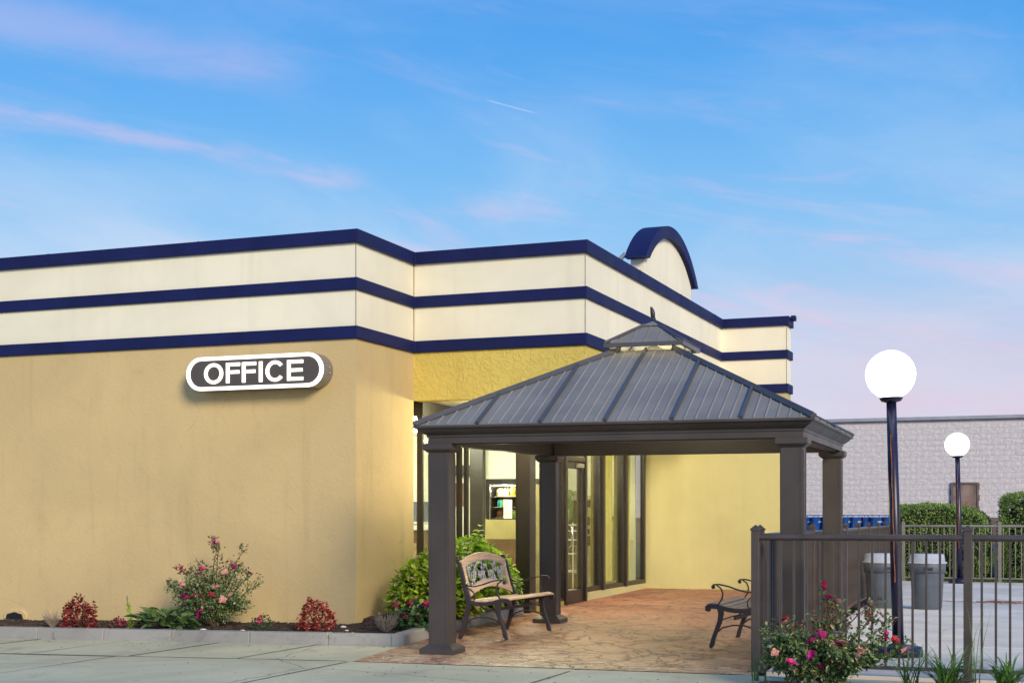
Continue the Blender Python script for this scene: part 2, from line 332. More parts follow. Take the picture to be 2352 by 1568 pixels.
# ------------------------------------------------------------------ mesh builder
class MB:
    def __init__(s): s.v = []; s.f = []; s.sm = []
    def add(s, vs_, fs, smooth=False):
        o = len(s.v); s.v += [tuple(p) for p in vs_]
        for f in fs: s.f.append(tuple(i + o for i in f)); s.sm.append(smooth)
        return s
    def box(s, x0, x1, y0, y1, z0, z1, T=None):
        p = [(x, y, z) for z in (z0, z1) for y in (y0, y1) for x in (x0, x1)]
        if T is not None: p = [T @ Vector(q) for q in p]
        return s.add(p, [(0, 2, 3, 1), (4, 5, 7, 6), (0, 1, 5, 4), (2, 6, 7, 3), (0, 4, 6, 2), (1, 3, 7, 5)])
    def prism(s, pts, z0, z1):
        n = len(pts); area = sum(pts[i][0] * pts[(i + 1) % n][1] - pts[(i + 1) % n][0] * pts[i][1] for i in range(n))
        if area < 0: pts = pts[::-1]
        zf0 = z0 if callable(z0) else (lambda x, y: z0); zf1 = z1 if callable(z1) else (lambda x, y: z1)
        v = [(x, y, zf0(x, y)) for x, y in pts] + [(x, y, zf1(x, y)) for x, y in pts]
        f = [tuple(range(n - 1, -1, -1)), tuple(range(n, 2 * n))] + [(i, (i + 1) % n, n + (i + 1) % n, n + i) for i in range(n)]
        return s.add(v, f)
    def extrude(s, pts, axis, a, b):
        """polygon pts (p,q) in the plane across axis, extruded from a to b."""
        n = len(pts)
        def mk(p, q, t): return {'x': (t, p, q), 'y': (p, t, q), 'z': (p, q, t)}[axis]
        v = [mk(p, q, a) for p, q in pts] + [mk(p, q, b) for p, q in pts]
        f = [tuple(range(n - 1, -1, -1)), tuple(range(n, 2 * n))] + [(i, (i + 1) % n, n + (i + 1) % n, n + i) for i in range(n)]
        return s.add(v, f)
    def tube(s, pts, r, n=6, flat=1.0, smooth=True):
        pts = [Vector(p) for p in pts]; k = len(pts); rs = r if isinstance(r, (list, tuple)) else [r] * k
        rings = []; up = None
        for i, p in enumerate(pts):
            t = (pts[min(i + 1, k - 1)] - pts[max(i - 1, 0)])
            t = t.normalized() if t.length > 1e-9 else Vector((0, 0, 1))
            if up is None: up = Vector((1, 0, 0)) if abs(t.x) < .8 else Vector((0, 0, 1))
            a = (up - t * up.dot(t))
            a = a.normalized() if a.length > 1e-6 else t.orthogonal().normalized()
            up = a; b = t.cross(a)
            rings.append([p + a * math.cos(2 * math.pi * j / n) * rs[i] * flat + b * math.sin(2 * math.pi * j / n) * rs[i] for j in range(n)])
        v = [q for rg in rings for q in rg]; f = []
        for i in range(k - 1):
            for j in range(n): f.append((i * n + j, i * n + (j + 1) % n, (i + 1) * n + (j + 1) % n, (i + 1) * n + j))
        s.add(v, f, smooth); s.add(rings[0], [tuple(range(n - 1, -1, -1))]); s.add(rings[-1], [tuple(range(n))]); return s
    def lathe(s, prof, n=24, c=(0, 0, 0), smooth=True):
        v = [(c[0] + r * math.cos(2 * math.pi * j / n), c[1] + r * math.sin(2 * math.pi * j / n), c[2] + z) for r, z in prof for j in range(n)]
        f = []
        for i in range(len(prof) - 1):
            for j in range(n): f.append((i * n + j, i * n + (j + 1) % n, (i + 1) * n + (j + 1) % n, (i + 1) * n + j))
        f.append(tuple(range(n - 1, -1, -1))); f.append(tuple(range((len(prof) - 1) * n, len(prof) * n)))
        return s.add(v, f, smooth)
    def bar(s, path, w, t):
        """flat bar in the local y-z plane: width w along x, in-plane thickness t (number or list)."""
        k = len(path); ts = t if isinstance(t, (list, tuple)) else [t] * k; v = []; f = []
        for i, (y, z) in enumerate(path):
            a = path[max(0, i - 1)]; b = path[min(k - 1, i + 1)]; d = Vector((b[0] - a[0], b[1] - a[1])); d.normalize(); nrm = (-d.y, d.x); h = ts[i] / 2
            for sx in (-w / 2, w / 2):
                for q in (-h, h): v.append((sx, y + nrm[0] * q, z + nrm[1] * q))
        for i in range(k - 1):
            o = i * 4; p = o + 4
            f += [(o, p, p + 1, o + 1), (o + 2, o + 3, p + 3, p + 2), (o, o + 2, p + 2, p), (o + 1, p + 1, p + 3, o + 3)]
        f += [(0, 1, 3, 2), (4 * k - 4, 4 * k - 2, 4 * k - 1, 4 * k - 3)]
        return s.add(v, f)
    def leaf(s, p, d, n, L, W, fold=.25, droop=.0, six=False):
        d = d.normalized(); w = d.cross(n)
        w = w.normalized() if w.length > 1e-5 else d.orthogonal().normalized(); n = w.cross(d)
        if not six:
            return s.add([p, p + d * L * .5 + w * W * .5 + n * W * fold, p + d * L - n * droop * L, p + d * L * .5 - w * W * .5 + n * W * fold], [(0, 1, 2), (0, 2, 3)])
        a = p + d * L * .5 - n * droop * L * .25; t = p + d * L - n * droop * L
        return s.add([p, p + d * L * .28 + w * W * .45 + n * W * fold, p + d * L * .65 + w * W * .42 + n * (W * fold - droop * L * .4), t,
                      p + d * L * .65 - w * W * .42 + n * (W * fold - droop * L * .4), p + d * L * .28 - w * W * .45 + n * W * fold, a],
                     [(0, 1, 6), (1, 2, 6), (2, 3, 6), (3, 4, 6), (4, 5, 6), (5, 0, 6)], True)
    def build(s, name, mat, parent=None, world=False, bev=0.0, kind=None, mesh=None):
        me = bpy.data.meshes.new(name); off = parent.location if (parent is not None and world) else Vector((0, 0, 0))
        me.from_pydata([(p[0] - off[0], p[1] - off[1], p[2] - off[2]) for p in s.v], [], s.f)
        me.polygons.foreach_set('use_smooth', s.sm); me.materials.append(M[mat] if isinstance(mat, str) else mat); me.update()
        o = bpy.data.objects.new(name, me); COL.objects.link(o)
        if parent is not None: o.parent = parent
        if bev:
            b = o.modifiers.new('bevel', 'BEVEL'); b.width = bev; b.segments = 2; b.limit_method = 'ANGLE'; b.angle_limit = R(40)
        if kind: o['kind'] = kind
        return o

def inst(src, name, parent=None, loc=(0, 0, 0), rot=(0, 0, 0), scale=(1, 1, 1)):
    o = src.copy(); o.name = name; COL.objects.link(o); o.parent = parent; o.location = loc; o.rotation_euler = rot; o.scale = scale; return o
def copy_tree(o, parent=None):
    c = o.copy(); COL.objects.link(c); c.parent = parent
    for ch in list(o.children): copy_tree(ch, c)
    return c
def tag(o, label, cat, group=None):
    o['label'] = label; o['category'] = cat
    if group: o['group'] = group
    return o
def thing(name, label, cat, loc=(0, 0, 0), rz=0.0, group=None):
    o = bpy.data.objects.new(name, None); COL.objects.link(o); o.location = loc; o.rotation_euler = (0, 0, rz); o.empty_display_size = .2
    return tag(o, label, cat, group)
def struct(o): o['kind'] = 'structure'; return o
def sempty(name, loc=(0, 0, 0)):
    o = bpy.data.objects.new(name, None); COL.objects.link(o); o.location = loc; return struct(o)

def offset(path, d):
    """offset an open polyline to its right by d with mitres."""
    out = []
    for i, p in enumerate(path):
        ns = []
        for a, b in ((i - 1, i), (i, i + 1)):
            if a < 0 or b >= len(path): continue
            t = Vector((path[b][0] - path[a][0], path[b][1] - path[a][1])).normalized(); ns.append(Vector((t.y, -t.x)))
        if len(ns) == 1: m = ns[0] * d
        else:
            m = (ns[0] + ns[1]); m = m / m.length; m = m * (d / m.dot(ns[0]))
        out.append((p[0] + m.x, p[1] + m.y))
    return out
def strip(mb, path, o_in, o_out, z0, z1):
    a = offset(path, o_in); b = offset(path, o_out); n = len(path); v = []; f = []
    for i in range(n): v += [(*a[i], z0), (*b[i], z0), (*b[i], z1), (*a[i], z1)]
    for i in range(n - 1):
        o = i * 4; p = o + 4
        for j in range(4): f.append((o + j, o + (j + 1) % 4, p + (j + 1) % 4, p + j))
    f += [(3, 2, 1, 0), (4 * n - 4, 4 * n - 3, 4 * n - 2, 4 * n - 1)]
    return mb.add(v, f)

# ------------------------------------------------------------------ the ground
def zleft(x): return .017 * min(0.0, x + 6.5)
def zslab(y): return .012 * max(0.0, min(y, 40) - 13.2)
def fenceX(y): return -2.60 - .040 * (y - 12.86)
def kerbY(x): return 14.05 - .034 * (x + 6.73)
def lotz(y): return max(0.0, min(.5, (y - 33.5) * .042))

mb = MB(); mb.add([(-600, -300, -.32), (600, -300, -.32), (600, 900, -.32), (-600, 900, -.32)], [(0, 1, 2, 3)])
struct(mb.build('ground', 'asphalt'))

# driveway of poured slabs
drive = sempty('driveway')
def slab(pts, zf, mat, parent, name='slab', th=.16, bev=.0025, gap=.009):
    c = (sum(p[0] for p in pts) / len(pts), sum(p[1] for p in pts) / len(pts)); q = []
    for x, y in pts:
        v = Vector((x - c[0], y - c[1])); q.append((x - math.copysign(gap, v.x), y - math.copysign(gap, v.y)))
    jz = random.uniform(-.002, .002)
    return MB().prism(q, lambda x, y: zf(x, y) - th, lambda x, y: zf(x, y) + jz).build(name, mat, parent, bev=bev)
zd = lambda x, y: zleft(x)
xs = [-6.50 - 1.32 * i for i in range(12)]
frontY = lambda x: 12.37 + .052 * (x + 6.47) if x > -6.47 else 12.37
slab([(-6.5, 12.37), (-6.5, 13.98), (-6.73, 14.02), (-7.82, kerbY(-7.82)), (-7.82, 12.37)], zd, 'conc', drive)
for a, b in zip(xs[1:], xs[2:]): slab([(b, 12.37), (a, 12.37), (a, kerbY(a) + .02), (b, kerbY(b) + .02)], zd, 'conc', drive)
xs2 = [-22, -17.6, -14.8, -12.0, -9.25, -6.5]
for a, b in zip(xs2, xs2[1:]):
    for y0, y1 in ((9.9, 12.37), (7.0, 9.9), (3.5, 7.0), (-2, 3.5)):
        slab([(a, y0), (b, y0), (b, y1), (a, y1)], zd, 'conc', drive)
xs3 = [-6.5, -4.2, -2.1, .6, 3.4, 8]
for a, b in zip(xs3, xs3[1:]):
    for y0, y1 in ((9.9, None), (7.0, 9.9), (3.5, 7.0), (-2, 3.5)):
        if y1 is None: pts = [(a, y0), (b, y0), (b, frontY(b) if b < -2 else 12.62), (a, frontY(a) if a < -2 else 12.62)]
        else: pts = [(a, y0), (b, y0), (b, y1), (a, y1)]
        slab(pts, zd, 'conc', drive)

M['tar'] = paint('dirty_joint_sealant', (.12, .115, .09), .85, var=.4, vs_=6)
def joint(a, b, w=.022, lift=.0035):
    a = Vector(a); b = Vector(b); n = max(2, int((b - a).length / .5)); t = (b - a).normalized(); nr = Vector((-t.y, t.x)); m = MB(); v = []
    for i in range(n + 1):
        p = a.lerp(b, i / n); k = w * random.uniform(.5, 1.25)
        for sg_ in (-1, 1): q = p + nr * k * sg_; v.append((q.x, q.y, zleft(q.x) + lift))
    m.add(v, [(2 * i, 2 * i + 1, 2 * i + 3, 2 * i + 2) for i in range(n)]); return m.build('joint_sealant', 'tar', drive)
joint((-21.5, 12.37), (-6.55, 12.37), .026); joint((-6.5, 12.36), (-2.7, 12.565), .020)
for q in xs[1:8]: joint((q, 12.42), (q, kerbY(q)), .011)
for q in xs2[1:]: joint((q, 9.95), (q, 12.33), .011)
for q in (-4.2, -2.1, .6): joint((q, 9.95), (q, 12.3), .014)
# stamped entrance slab (grid so the gentle ramp follows the ground)
mb = MB(); ys = [12.38, 13.2, 14.5, 16, 18, 20, 22, 24.9, 28, 32.8]; rows = []
def slabL(y): return -6.47 if y < 12.6 else (-6.47 - (y - 12.38) * .16 if y < 14.05 else -6.72 - .068 * (y - 14.05))
for y in ys:
    rows.append([(slabL(y), y + (0 if y > 12.5 else 0)), (-4.6, y + (.1 if y < 12.5 else 0)), (fenceX(y) + .03, y + (.2 if y < 12.5 else 0))])
v = [(x, y, zslab(y) + .004) for r in rows for x, y in r]; v += [(x, y, z - .2) for x, y, z in v[:3]]
f = [(i * 3 + j, i * 3 + j + 1, i * 3 + j + 4, i * 3 + j + 3) for i in range(len(ys) - 1) for j in range(2)]
k = len(ys) * 3; f += [(k, k + 1, 1, 0), (k + 1, k + 2, 2, 1)]
mb.add(v, f); struct(mb.build('entrance_pavement', 'stamp'))

# pool deck
deck = sempty('pool_deck')
dys = [12.90, 16.2, 19.6, 23.0, 26.4, 29.6, 32.75]; dxs = [-.2, 2.8, 6.0, 10.0]
for y0, y1 in zip(dys, dys[1:]):
    slab([(fenceX(y0) + .07, y0), (-.2, y0), (-.2, y1), (fenceX(y1) + .07, y1)], lambda x, y: .0, 'deck', deck)
    for a, b in zip(dxs, dxs[1:]): slab([(a, y0), (b, y0), (b, y1), (a, y1)], lambda x, y: .0, 'deck', deck)

# lawn and store parking lot beyond
def sheet(name, mat, x0, x1, ys, zf):
    mb = MB(); v = []; 
    for y in ys: v += [(x0, y, zf(y)), ((x0 + x1) / 2, y, zf(y)), (x1, y, zf(y))]
    mb.add(v, [(i * 3 + j, i * 3 + j + 1, i * 3 + j + 4, i * 3 + j + 3) for i in range(len(ys) - 1) for j in range(2)])
    return struct(mb.build(name, mat))
sheet('lawn', 'lawn', -30, 30, [32.8, 33.5, 36, 40, 44], lambda y: lotz(y) - .01)
sheet('parking_lot', 'asphalt', -60, 60, [44, 46, 60, 90], lambda y: lotz(y) - .005)
mb = MB()
for i in range(16000):
    y = 33.0 + random.random() ** 1.3 * 11; x = random.uniform(-6, 3.5); h = random.uniform(.03, .075); a = random.uniform(0, 6.28); w = .006 + .0004 * (y - 33)
    dx_, dy_ = math.cos(a) * w, math.sin(a) * w; z = lotz(y) - .012
    mb.add([(x - dx_, y - dy_, z), (x + dx_, y + dy_, z), (x + random.uniform(-.03, .03), y + random.uniform(-.03, .03), z + h)], [(0, 1, 2)])
mb.build('grass', 'blade', kind='stuff')['label'] = 'mown green grass strip behind the far pool fence'

# kerb of cast stones round the flower bed
kerb = sempty('kerb')
def kerb_run(a, b, n, jitter=.1):
    a = Vector(a); b = Vector(b); d = (b - a); L = d.length; t = d.normalized(); nr = Vector((-t.y, t.x))   # nr points into the bed for +X travel
    cuts = [0] + [i * L / n + random.uniform(-jitter, jitter) for i in range(1, n)] + [L]
    for c0, c1 in zip(cuts, cuts[1:]):
        p = a + t * (c0 + .003); q = a + t * (c1 - .003); dz = random.uniform(-.004, .004); m = MB(); v = []
        for pt in (p, q):
            g = zleft(pt.x) if pt.y < 14.6 else zslab(pt.y)
            o = pt + nr * .02; i_ = pt + nr * .15
            v += [(pt.x, pt.y, g - .12), (o.x, o.y, g + .13 + dz), (i_.x, i_.y, g + .135 + dz), (i_.x, i_.y, g - .12)]
        m.add(v, [(3, 2, 1, 0), (4, 5, 6, 7), (0, 1, 5, 4), (1, 2, 6, 5), (2, 3, 7, 6), (3, 0, 4, 7)]); m.build('kerb_stone', 'kerb', kerb, bev=.012)
kerb_run((-20, kerbY(-20)), (-6.73, 14.05), 13)
kerb_run((-6.725, 14.055), (-7.03, 18.62), 4)

# mulch bed
def bed_in(x, y):
    if x < -8.0: return kerbY(x) + .10 < y < 15.6
    lx = -6.73 - (y - 14.05) * .0667 - .10
    return y > kerbY(x) + .10 and x < lx and y < 18.9
def bed_z(x, y):
    g = zleft(x) if y < 15.6 else zslab(y)
    return g + .095 + .05 * max(0, min(1, (y - 14.2) / 1.2)) + .018 * mnoise.noise(Vector((x * 3, y * 3, 0))) + .012 * mnoise.noise(Vector((x * 11, y * 11, 4)))
mb = MB(); st_ = .06; idx = {}
nx = int((20 - 6.7) / st_); ny = int((18.9 - 14.0) / st_)
for i in range(nx):
    for j in range(ny):
        x = -20 + i * st_; y = 14.0 + j * st_
        if not bed_in(x + st_ / 2, y + st_ / 2): continue
        q = []
        for a, b in ((i, j), (i + 1, j), (i + 1, j + 1), (i, j + 1)):
            if (a, b) not in idx:
                idx[(a, b)] = len(mb.v); X = -20 + a * st_; Y = 14.0 + b * st_; mb.v.append((X, Y, bed_z(X, Y)))
            q.append(idx[(a, b)])
        mb.f.append(tuple(q)); mb.sm.append(True)
struct(mb.build('flower_bed_soil', 'mulch'))
mb = MB()
def chips(mb, n, f):
    for _ in range(n):
        x, y, z = f(); T = Matrix.Translation((x, y, z)) @ Matrix.Rotation(random.uniform(0, 6.3), 4, 'Z') @ Matrix.Rotation(random.uniform(-.6, .6), 4, 'X')
        l, w = random.uniform(.008, .03), random.uniform(.004, .010); mb.box(-l, l, -w, w, -.003, .004, T)
def rb():
    while 1:
        x = random.uniform(-13.5, -6.8); y = random.uniform(14.1, 18.7)
        if bed_in(x, y): return x, y, bed_z(x, y) + .004
chips(mb, 5200, rb); mb.build('bark_chips', 'chip', kind='stuff')['label'] = 'dark bark chips scattered over the flower bed'
# bed in front of the pool fence (right foreground)
mb = MB(); n = 40; v = []
for j in range(14):
    for i in range(n + 1):
        x = -2.3 + i * .12; y = 10.7 + j * .105; v.append((x, y, .015 + .05 * math.sin(math.pi * j / 13) + .012 * mnoise.noise(Vector((x * 5, y * 5, 2)))))
mb.add(v, [(j * (n + 1) + i, j * (n + 1) + i + 1, (j + 1) * (n + 1) + i + 1, (j + 1) * (n + 1) + i) for j in range(13) for i in range(n)], True)
struct(mb.build('fence_bed_soil', 'mulch'))
# pale pebbles lying on the soil
peb = [(-7.95, 14.95, .035, 'at the wall corner'), (-7.72, 14.60, .022, 'between the wall corner and the kerb'), (-7.55, 14.42, .02, 'by the kerb in front of the wall corner'),
       (-9.55, 14.42, .045, 'at the foot of the rose bush'), (-9.28, 14.38, .028, 'right of the rose bush near the kerb'), (-9.0, 14.42, .03, 'between rose bush and red begonia')]
for x, y, r, w in peb:
    m = MB(); v = []; 
    m.lathe([(.2 * r, -.5 * r), (.85 * r, -.3 * r), (1.0 * r, .05 * r), (.7 * r, .42 * r), (.2 * r, .55 * r)], 9)
    m.v = [(p[0] * 1.25 + .2 * r * mnoise.noise(Vector((p[0] * 60, p[1] * 60, x))), p[1] + .2 * r * mnoise.noise(Vector((p[1] * 60, p[2] * 60, y))), p[2]) for p in m.v]
    o = m.build('pebble', 'stone'); o.location = (x, y, bed_z(x, y) + .35 * r); tag(o, 'pale pebble on the mulch ' + w, 'pebble', 'pebbles in the flower bed')

# ------------------------------------------------------------------ office building
bld = thing('office_building', 'low tan stucco motel office with cream and navy striped parapet', 'building', (-8.0, 15.4, 0))
OUT = [(-22, 15.41), (-8.02, 15.41), (-8.02, 17.06), (-5.62, 17.06), (-5.62, 24.75), (-4.46, 24.75), (-4.46, 25.15), (-6.2, 25.15), (-6.2, 34)]
TOP = 4.925
strip(MB(), OUT[:3], -.25, 0, -.4, 3.66).build('wall', 'tan', bld, True)['label'] = 'tan stucco wall facing the drive'
strip(MB(), OUT[2:5], -.25, 0, 2.96, 3.66).build('frieze', 'yellow', bld, True)['label'] = 'rough yellow stucco frieze over the entrance'
mb = MB(); strip(mb, [(-7.02, 24.75), (-4.46, 24.75), (-4.46, 25.15), (-6.2, 25.15), (-6.2, 34)], -.19, 0, -.3, 3.66); mb.build('wall', 'smooth_yellow', bld, True)['label'] = 'plain yellow end wall behind the gazebo'
strip(MB(), OUT, -.19, .0, 3.665, 4.80).build('parapet', 'cream', bld, True)
strip(MB(), OUT, -.195, .045, 4.763, TOP).build('parapet_band', 'navy', bld, True, bev=.012)
strip(MB(), OUT, -.02, .035, 4.190, 4.339).build('parapet_band', 'navy', bld, True, bev=.008)
strip(MB(), OUT, -.02, .035, 3.595, 3.749).build('parapet_band', 'navy', bld, True, bev=.008)
for (ax, ay), (bx, by) in zip(OUT[:5], OUT[1:6]):
    L_ = math.hypot(bx - ax, by - ay); k_ = 1
    while k_ * 2.35 < L_ - .3:
        q = k_ * 2.35 / L_; jx, jy = ax + (bx - ax) * q, ay + (by - ay) * q
        if abs(by - ay) < .01: MB().box(jx - .012, jx + .012, jy - .049, jy - .040, 4.766, TOP + .002).build('coping_joint', 'navy', bld, True)
        else: MB().box(jx + .040, jx + .049, jy - .012, jy + .012, 4.766, TOP + .002).build('coping_joint', 'navy', bld, True)
        k_ += 1
M['sealant'] = paint('aged_sealant', (.34, .29, .20), .8, var=.2)
for cx_, cy_ in ((-8.02, 15.41), (-5.62, 17.06), (-4.46, 24.75)):
    for z0_, z1_ in ((4.342, 4.760), (3.752, 4.187)): MB().box(cx_ - .006, cx_ + .003, cy_ - .003, cy_ + .006, z0_, z1_).build('sealant_line', 'sealant', bld, True)
for z0_, z1_ in ((4.342, 4.760), (3.752, 4.187)): MB().box(-8.02, -8.008, 17.048, 17.06, z0_, z1_).build('sealant_line', 'sealant', bld, True)
MB().prism([(-21.9, 15.7), (-8.3, 15.7), (-8.3, 17.35), (-5.9, 17.35), (-5.9, 24.9), (-6.45, 24.95), (-6.45, 34), (-21.9, 34)], 4.40, 4.45).build('roof', 'mortar', bld, True)
MB().box(-4.41, -4.33, 24.86, 25.0, 4.86, 4.95).build('gutter_end', 'navy', bld, True, bev=.01)
# soffit
MB().prism([(-8.02, 17.30), (-5.86, 17.30), (-5.86, 24.75), (-7.06, 24.75), (-7.06, 18.70), (-8.02, 18.70)], 2.985, 3.02).build('soffit', 'cream', bld, True)
# broken plaster and a vent low on the tan wall
m = MB(); m.extrude([(-13.36, .04), (-12.98, .04), (-12.98, .12), (-13.06, .17), (-13.26, .17), (-13.36, .12)], 'y', 15.385, 15.43); m.build('vent', 'tan', bld, True, bev=.01)
m = MB(); m.extrude([(-13.31, .05), (-13.03, .05), (-13.05, .11), (-13.17, .14), (-13.29, .11)], 'y', 15.37, 15.388); m.build('vent_grille', 'black', bld, True)
# arched sign panel standing on the parapet, facing +X
def arch_pts(hw, spring, rise, n=18):
    r = (hw * hw + rise * rise) / (2 * rise); cz = spring + rise - r; a0 = math.asin(hw / r)
    return [(r * math.sin(-a0 + 2 * a0 * i / n), cz + r * math.cos(-a0 + 2 * a0 * i / n)) for i in range(n + 1)]
yc = 21.86
inner = arch_pts(1.42, 5.28, .53); outer = arch_pts(1.62, 5.28, .715)
ap = MB(); ap.extrude([(yc - 1.42, 4.6)] + [(yc + p, q) for p, q in inner] + [(yc + 1.42, 4.6)], 'x', -6.02, -5.80)
arch = ap.build('arched_sign_panel', 'cream', bld, True, bev=.006)
band = MB(); n = len(inner); v = []
for x in (-6.06, -5.72):
    v += [(x, yc + p, q) for p, q in inner] + [(x, yc + p, q) for p, q in outer]
f = []
for i in range(n - 1):
    f += [(i, i + 1, n + i + 1, n + i), (2 * n + i, 3 * n + i, 3 * n + i + 1, 2 * n + i + 1), (n + i, n + i + 1, 3 * n + i + 1, 3 * n + i), (i, 2 * n + i, 2 * n + i + 1, i + 1)]
f += [(0, n, 3 * n, 2 * n), (n - 1, 3 * n - 1, 4 * n - 1, 2 * n - 1)]
f = [(a, b, c, d) for a, b, c, d in f]
band.add(v, f); o = band.build('arch_band', 'navy', arch); o.location = arch.location
o.data.transform(Matrix.Translation(-bld.location))
for q in (-1.5, 1.2):
    br = MB().tube([(-7.0, yc + q, 4.5), (-6.06, yc + q - .05, 5.35)], .035, 5); o = br.build('brace', 'capmetal', arch); o.data.transform(Matrix.Translation(-bld.location))

# storefront glazing in dark bronze frames
GX = -7.02; GY = 18.75; SX = -8.04; HZ = 2.78
def part(name, mat, *boxes, bev=.004, parent=None, label=None):
    m = MB()
    for b in boxes: m.box(*b)
    o = m.build(name, mat, parent or bld, True, bev=bev)
    if label: o['label'] = label
    return o
part('wall_base', 'yellow', (SX - .12, SX + .02, 17.31, GY - .06, -.1, .30)); part('wall_base', 'yellow', (SX, GX - .02, GY, GY + .15, -.1, .30))
part('wall_base', 'yellow', (GX - .13, GX + .03, 19.0, 20.20, -.1, .16)); part('wall_base', 'smooth_yellow', (GX - .13, GX + .03, 21.24, 24.75, -.1, .235))
part('header', 'bronze', (SX - .10, SX + .04, 17.31, GY + .06, HZ, 2.98)); part('header', 'bronze', (SX + .04, GX + .05, GY - .06, GY + .10, HZ, 2.98)); part('header', 'bronze', (GX - .10, GX + .045, GY + .10, 24.75, HZ, 2.98))
part('corner_post', 'bronze', (GX - .13, GX + .045, GY - .08, GY + .16, .0, HZ))
def win(n, axis, c, a0, a1, z0, z1, fr=.05, mat='bronze'):
    """one framed window: frame (four bars) with its pane as sub-part."""
    m = MB(); d0, d1 = c - .05, c + .03
    for (p0, p1, q0, q1) in ((a0, a1, z0, z0 + fr), (a0, a1, z1 - fr, z1), (a0, a0 + fr, z0 + fr, z1 - fr), (a1 - fr, a1, z0 + fr, z1 - fr)):
        if axis == 'x': m.box(d0, d1, p0, p1, q0, q1)
        else: m.box(p0, p1, d0, d1, q0, q1)
    w = m.build('window', mat, bld, True, bev=.004); g = MB()
    if axis == 'x': g.box(c - .014, c - .006, a0 + fr - .01, a1 - fr + .01, z0 + fr - .01, z1 - fr + .01)
    else: g.box(a0 + fr - .01, a1 - fr + .01, c - .014, c - .006, z0 + fr - .01, z1 - fr + .01)
    p = g.build('pane', 'glass', w); p.data.transform(Matrix.Translation(-bld.location)); return w
win(0, 'x', SX, 17.31, GY - .06, .30, HZ); win(0, 'y', GY, SX + .04, GX - .13, .30, HZ)
win(0, 'x', GX, GY + .16, 20.22, .16, HZ); win(0, 'x', GX, 20.30, 21.17, 2.36, HZ, .04)
for a, b in ((21.24, 22.06), (22.16, 23.38), (23.48, 24.70)): win(0, 'x', GX, a, b, .235, HZ, .075)
part('mullion', 'bronze', (GX - .10, GX + .06, 20.22, 20.30, .0, HZ)); part('mullion', 'bronze', (GX - .10, GX + .06, 21.17, 21.24, .0, HZ))
for y in (22.06, 23.38): part('mullion', 'bronze', (GX - .12, GX + .07, y, y + .10, .235, HZ))
part('door_head', 'bronze', (GX - .08, GX + .05, 20.30, 21.17, 2.28, 2.36))
dm = MB(); z0 = .095
for b in ((GX - .03, GX + .025, 20.31, 20.40, z0, 2.27), (GX - .03, GX + .025, 21.06, 21.16, z0, 2.27), (GX - .03, GX + .025, 20.40, 21.06, z0, z0 + .20), (GX - .03, GX + .025, 20.40, 21.06, 2.17, 2.27)): dm.box(*b)
door = dm.build('door', 'bronze', bld, True, bev=.004)
o = MB().box(GX - .008, GX, 20.39, 21.07, z0 + .19, 2.18).build('pane', 'glass', door); o.data.transform(Matrix.Translation(-bld.location))
o = MB().tube([(GX + .03, 20.44, .95), (GX + .075, 20.44, 1.0), (GX + .075, 20.44, 1.25), (GX + .03, 20.44, 1.30)], .012, 8).build('door_handle', 'chrome', door); o.data.transform(Matrix.Translation(-bld.location))
o = MB().box(GX + .03, GX + .07, 20.75, 21.05, 2.19, 2.25).build('door_closer', 'steel', door); o.data.transform(Matrix.Translation(-bld.location))
# interior shell
part('interior_floor', 'infloor', (-12.2, GX - .14, 15.67, 24.45, .0, .085), bev=0)
part('interior_wall', 'inwall', (-12.3, -12.2, 15.67, 24.5, .0, 2.95), bev=0); part('interior_wall', 'inwall', (-12.2, GX - .10, 24.45, 24.50, .0, 2.95), bev=0)
part('interior_ceiling', 'white', (-12.2, GX - .12, GY + .12, 24.45, 2.90, 2.95), (-12.2, SX - .12, 15.67, GY + .12, 2.90, 2.95), bev=0)
part('interior_door_frame', 'bronze', (-9.93, -9.68, 23.5, 23.62, .085, 2.90), (-10.45, -9.93, 23.5, 23.62, 2.18, 2.36), (-10.55, -10.45, 23.5, 23.62, .085, 2.90))
part('interior_wall', 'inwall', (-10.45, -9.93, 23.64, 23.68, .085, 2.9), (-9.68, -8.4, 23.64, 23.68, .085, 2.9), (-12.2, -10.55, 23.64, 23.68, .085, 2.9), bev=0)
part('picture_frame', 'inbrown', (-10.28, -10.02, 23.60, 23.637, 1.62, 2.04))
part('chair_rail', 'white', (-8.4, GX - .12, 24.41, 24.448, 1.0, 1.06))
LAMPS = []
def area(name, loc, size, power, col, sy=None):
    l = bpy.data.lights.new(name, 'AREA'); l.energy = power; l.color = col; l.size = size
    if sy: l.shape = 'RECTANGLE'; l.size_y = sy
    o = bpy.data.objects.new(name, l); COL.objects.link(o); o.location = loc; LAMPS.append(o); return o
def fixture_light(name, loc, r, energy, col, parent=None):
    l = bpy.data.lights.new(name, 'POINT'); l.energy = energy; l.color = col; l.shadow_soft_size = r
    o = bpy.data.objects.new(name, l); COL.objects.link(o)
    o.parent = parent
    o.location = Vector(loc) - (parent.location if parent else Vector((0, 0, 0))); return o
M['panelit'] = emit('lit_ceiling_panel', (1, .95, .78), 7.0)
for i, (x, y) in enumerate(((-9.6, 20.2), (-8.2, 20.4), (-8.2, 22.3), (-10.4, 22.0))):
    part('ceiling_light', 'panelit', (x - .3, x + .3, y - .3, y + .3, 2.885, 2.898), bev=0)
    fixture_light('ceiling_light_lamp', (x, y, 2.78), .2, 52, (1, .95, .74), bld)
